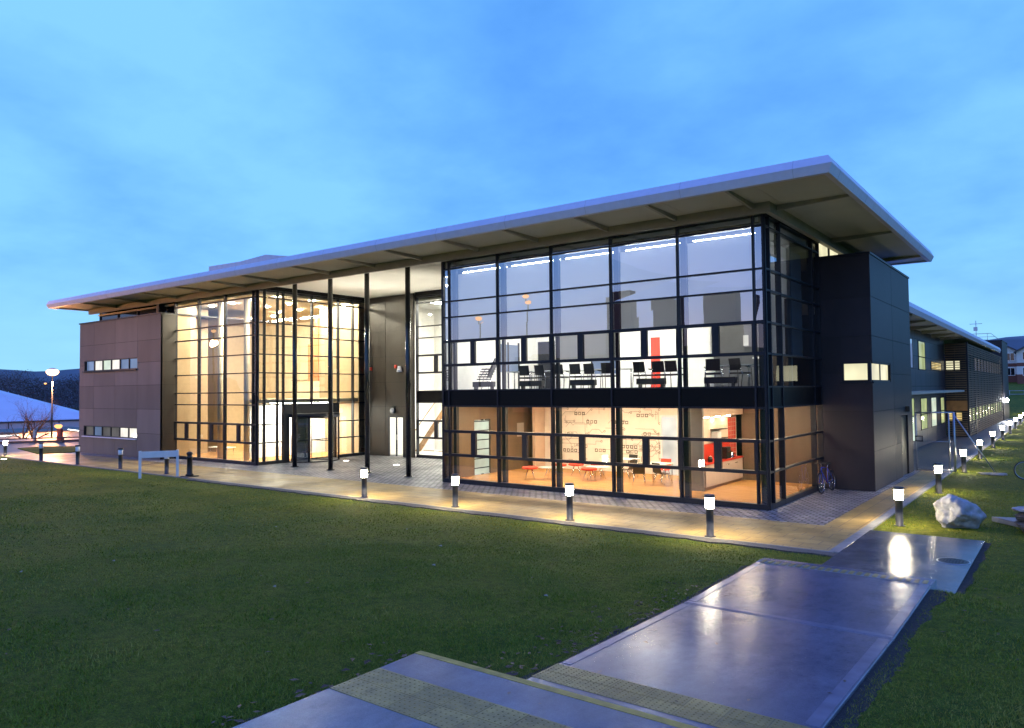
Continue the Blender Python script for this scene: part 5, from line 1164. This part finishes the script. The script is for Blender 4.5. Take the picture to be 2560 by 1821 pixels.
# ------------------------------------------------------------------ grass blades, fallen leaves
def grass():
    C = np.array(CAM); F = np.array(fwd); RR = np.array(rt2); UU = np.array(up2)
    def band(n, d0, d1, h, wd):
        # polar sampling about the photograph's side of the lawn, uniform in area
        az = np.radians(-3+RNG.random(n)*79); r = np.sqrt(d0*d0+RNG.random(n)*(d1*d1-d0*d0))
        x = C[0]-r*np.sin(az); y = C[1]+r*np.cos(az)
        return x, y, h*(.55+.75*RNG.random(n)), wd*(.7+.6*RNG.random(n))
    sets = [band(90000, 5.0, 10, .038, .0042), band(105000, 10, 17, .036, .0065), band(80000, 17, 30, .036, .011), band(30000, 30, 55, .038, .02)]
    x = np.concatenate([s[0] for s in sets]); y = np.concatenate([s[1] for s in sets]); h = np.concatenate([s[2] for s in sets]); wd = np.concatenate([s[3] for s in sets])
    lawn = (y < -5.10+.1*np.sin(x*2.1)+.06*np.sin(x*5.3)) & ~((x > 2.08) & (x < 5.16) & (y > -16) & (y < -6.8)) & ~((x > .80) & (x < 6.3) & (y < -15.16)) & ~((x > 2.9) & (x < 5.5) & (y > -7.2) & (y < -1.6))
    right = (x > 3.0) & (y >= -5.14) & ~((x < 5.52) & (y < -1.66)) & (y < 60)
    k = (lawn | right) & (x > -48); x, y, h, wd = x[k], y[k], h[k], wd[k]; n = len(x)
    # clumping: taller in tufts
    cl = np.array([mnoise.noise(Vector((a*1.1, b_*1.1, 0))) for a, b_ in zip(x, y)]); h = h*np.clip(1+.9*cl, .4, 2.0)
    z = np.array([H(a, b_) for a, b_ in zip(x, y)])-.006
    a = RNG.random(n)*2*np.pi; ux, uy = np.cos(a)*wd, np.sin(a)*wd; lx, ly = RNG.normal(size=n)*h*.55, RNG.normal(size=n)*h*.55
    V = np.empty((n*3,3)); V[0::3] = np.stack([x-ux, y-uy, z], 1); V[1::3] = np.stack([x+ux, y+uy, z], 1); V[2::3] = np.stack([x+lx, y+ly, z+h], 1)
    me = bpy.data.meshes.new('grass'); me.vertices.add(n*3); me.vertices.foreach_set('co', V.ravel()); me.loops.add(n*3); me.loops.foreach_set('vertex_index', np.arange(n*3)); me.polygons.add(n); me.polygons.foreach_set('loop_start', np.arange(0,n*3,3)); me.update(calc_edges=True)
    m = mat('grass_blade', (.045,.075,.018), .6, spec=.2); tt = m.node_tree; p = tt.nodes['Principled BSDF']
    gi_ = tt.nodes.new('ShaderNodeNewGeometry'); tcn = tt.nodes.new('ShaderNodeTexCoord'); nz = tt.nodes.new('ShaderNodeTexNoise'); nz.inputs['Scale'].default_value = .5; nz.inputs['Detail'].default_value = 4; tt.links.new(tcn.outputs['Object'], nz.inputs['Vector'])
    ad = tt.nodes.new('ShaderNodeMath'); ad.operation = 'MULTIPLY_ADD'; ad.inputs[1].default_value = .32; tt.links.new(gi_.outputs['Random Per Island'], ad.inputs[0]); 
    mm = tt.nodes.new('ShaderNodeMath'); mm.operation = 'MULTIPLY'; mm.inputs[1].default_value = .85; tt.links.new(nz.outputs[0], mm.inputs[0]); tt.links.new(mm.outputs[0], ad.inputs[2])
    rp = tt.nodes.new('ShaderNodeValToRGB'); tt.links.new(ad.outputs[0], rp.inputs[0]); e = rp.color_ramp.elements
    e[0].position = .12; e[0].color = (.050,.098,.009,1); e[1].position = .80; e[1].color = (.33,.28,.05,1); q = e.new(.48); q.color = (.135,.195,.008,1)
    tt.links.new(rp.outputs[0], p.inputs['Base Color'])
    me.materials.append(m); o = bpy.data.objects.new('grass', me); COL.objects.link(o); kind(o, 'stuff')
grass()
def leaves():
    b = MB(); rnd = random.Random(5)
    def leaf(x, y, z, s):
        a = rnd.random()*6.28; c, s_ = math.cos(a)*s, math.sin(a)*s; q = rnd.uniform(.1,.5)*s
        b._add([(x-c,y-s_,z+.004),(x-s_*.5,y+c*.5,z+q),(x+c,y+s_,z+.006),(x+s_*.5,y-c*.5,z+q*.6)], [(0,1,2),(0,2,3)])
    for k in range(150):
        x, y = 2.05-abs(rnd.gauss(0,.35)), rnd.uniform(-15.1,-9.5); leaf(x, y, H(x,y)+.03, rnd.uniform(.03,.06))
    for k in range(70): x, y = .75-abs(rnd.gauss(0,.3)), rnd.uniform(-19,-15); leaf(x, y, H(x,y)+.03, rnd.uniform(.03,.06))
    for k in range(9): x, y = rnd.uniform(2.3,5), rnd.uniform(-15,-10.8); leaf(x, y, .176+.028*max(0,-10.68-y)+.004, rnd.uniform(.025,.05))
    for k in range(6): x, y = rnd.uniform(1,4), rnd.uniform(-17,-15.4); leaf(x, y, .46, rnd.uniform(.02,.04))
    for k in range(90): x, y = rnd.uniform(-14,1.5), rnd.uniform(-19,-7); leaf(x, y, H(x,y)+.04, rnd.uniform(.025,.05))
    for k in range(60): x, y = rnd.uniform(5.3,8), rnd.uniform(-14,3); leaf(x, y, H(x,y)+.04, rnd.uniform(.02,.045))
    kind(b.build('fallen_leaves', M['leaf_brown']), 'stuff')
    c = MB()
    for k in range(9):
        x, y = rnd.uniform(-12,1.5), rnd.uniform(-19,-7); a = rnd.random()*6; s = rnd.uniform(.02,.06); z = H(x,y)+.045
        c._add([(x-s,y,z),(x,y+s*.6,z+.02),(x+s,y,z),(x,y-s*.6,z+.01)], [(0,1,2,3)])
    for k in range(10):
        x, y = rnd.uniform(3.7,4.4)+.3, rnd.uniform(13.0,13.9); c.tube([(x-.2,y,.03),(x+.25,y+rnd.uniform(-.2,.2),.05)], .03, 5)
    kind(c.build('pale_litter', M['paper']), 'stuff')
leaves()
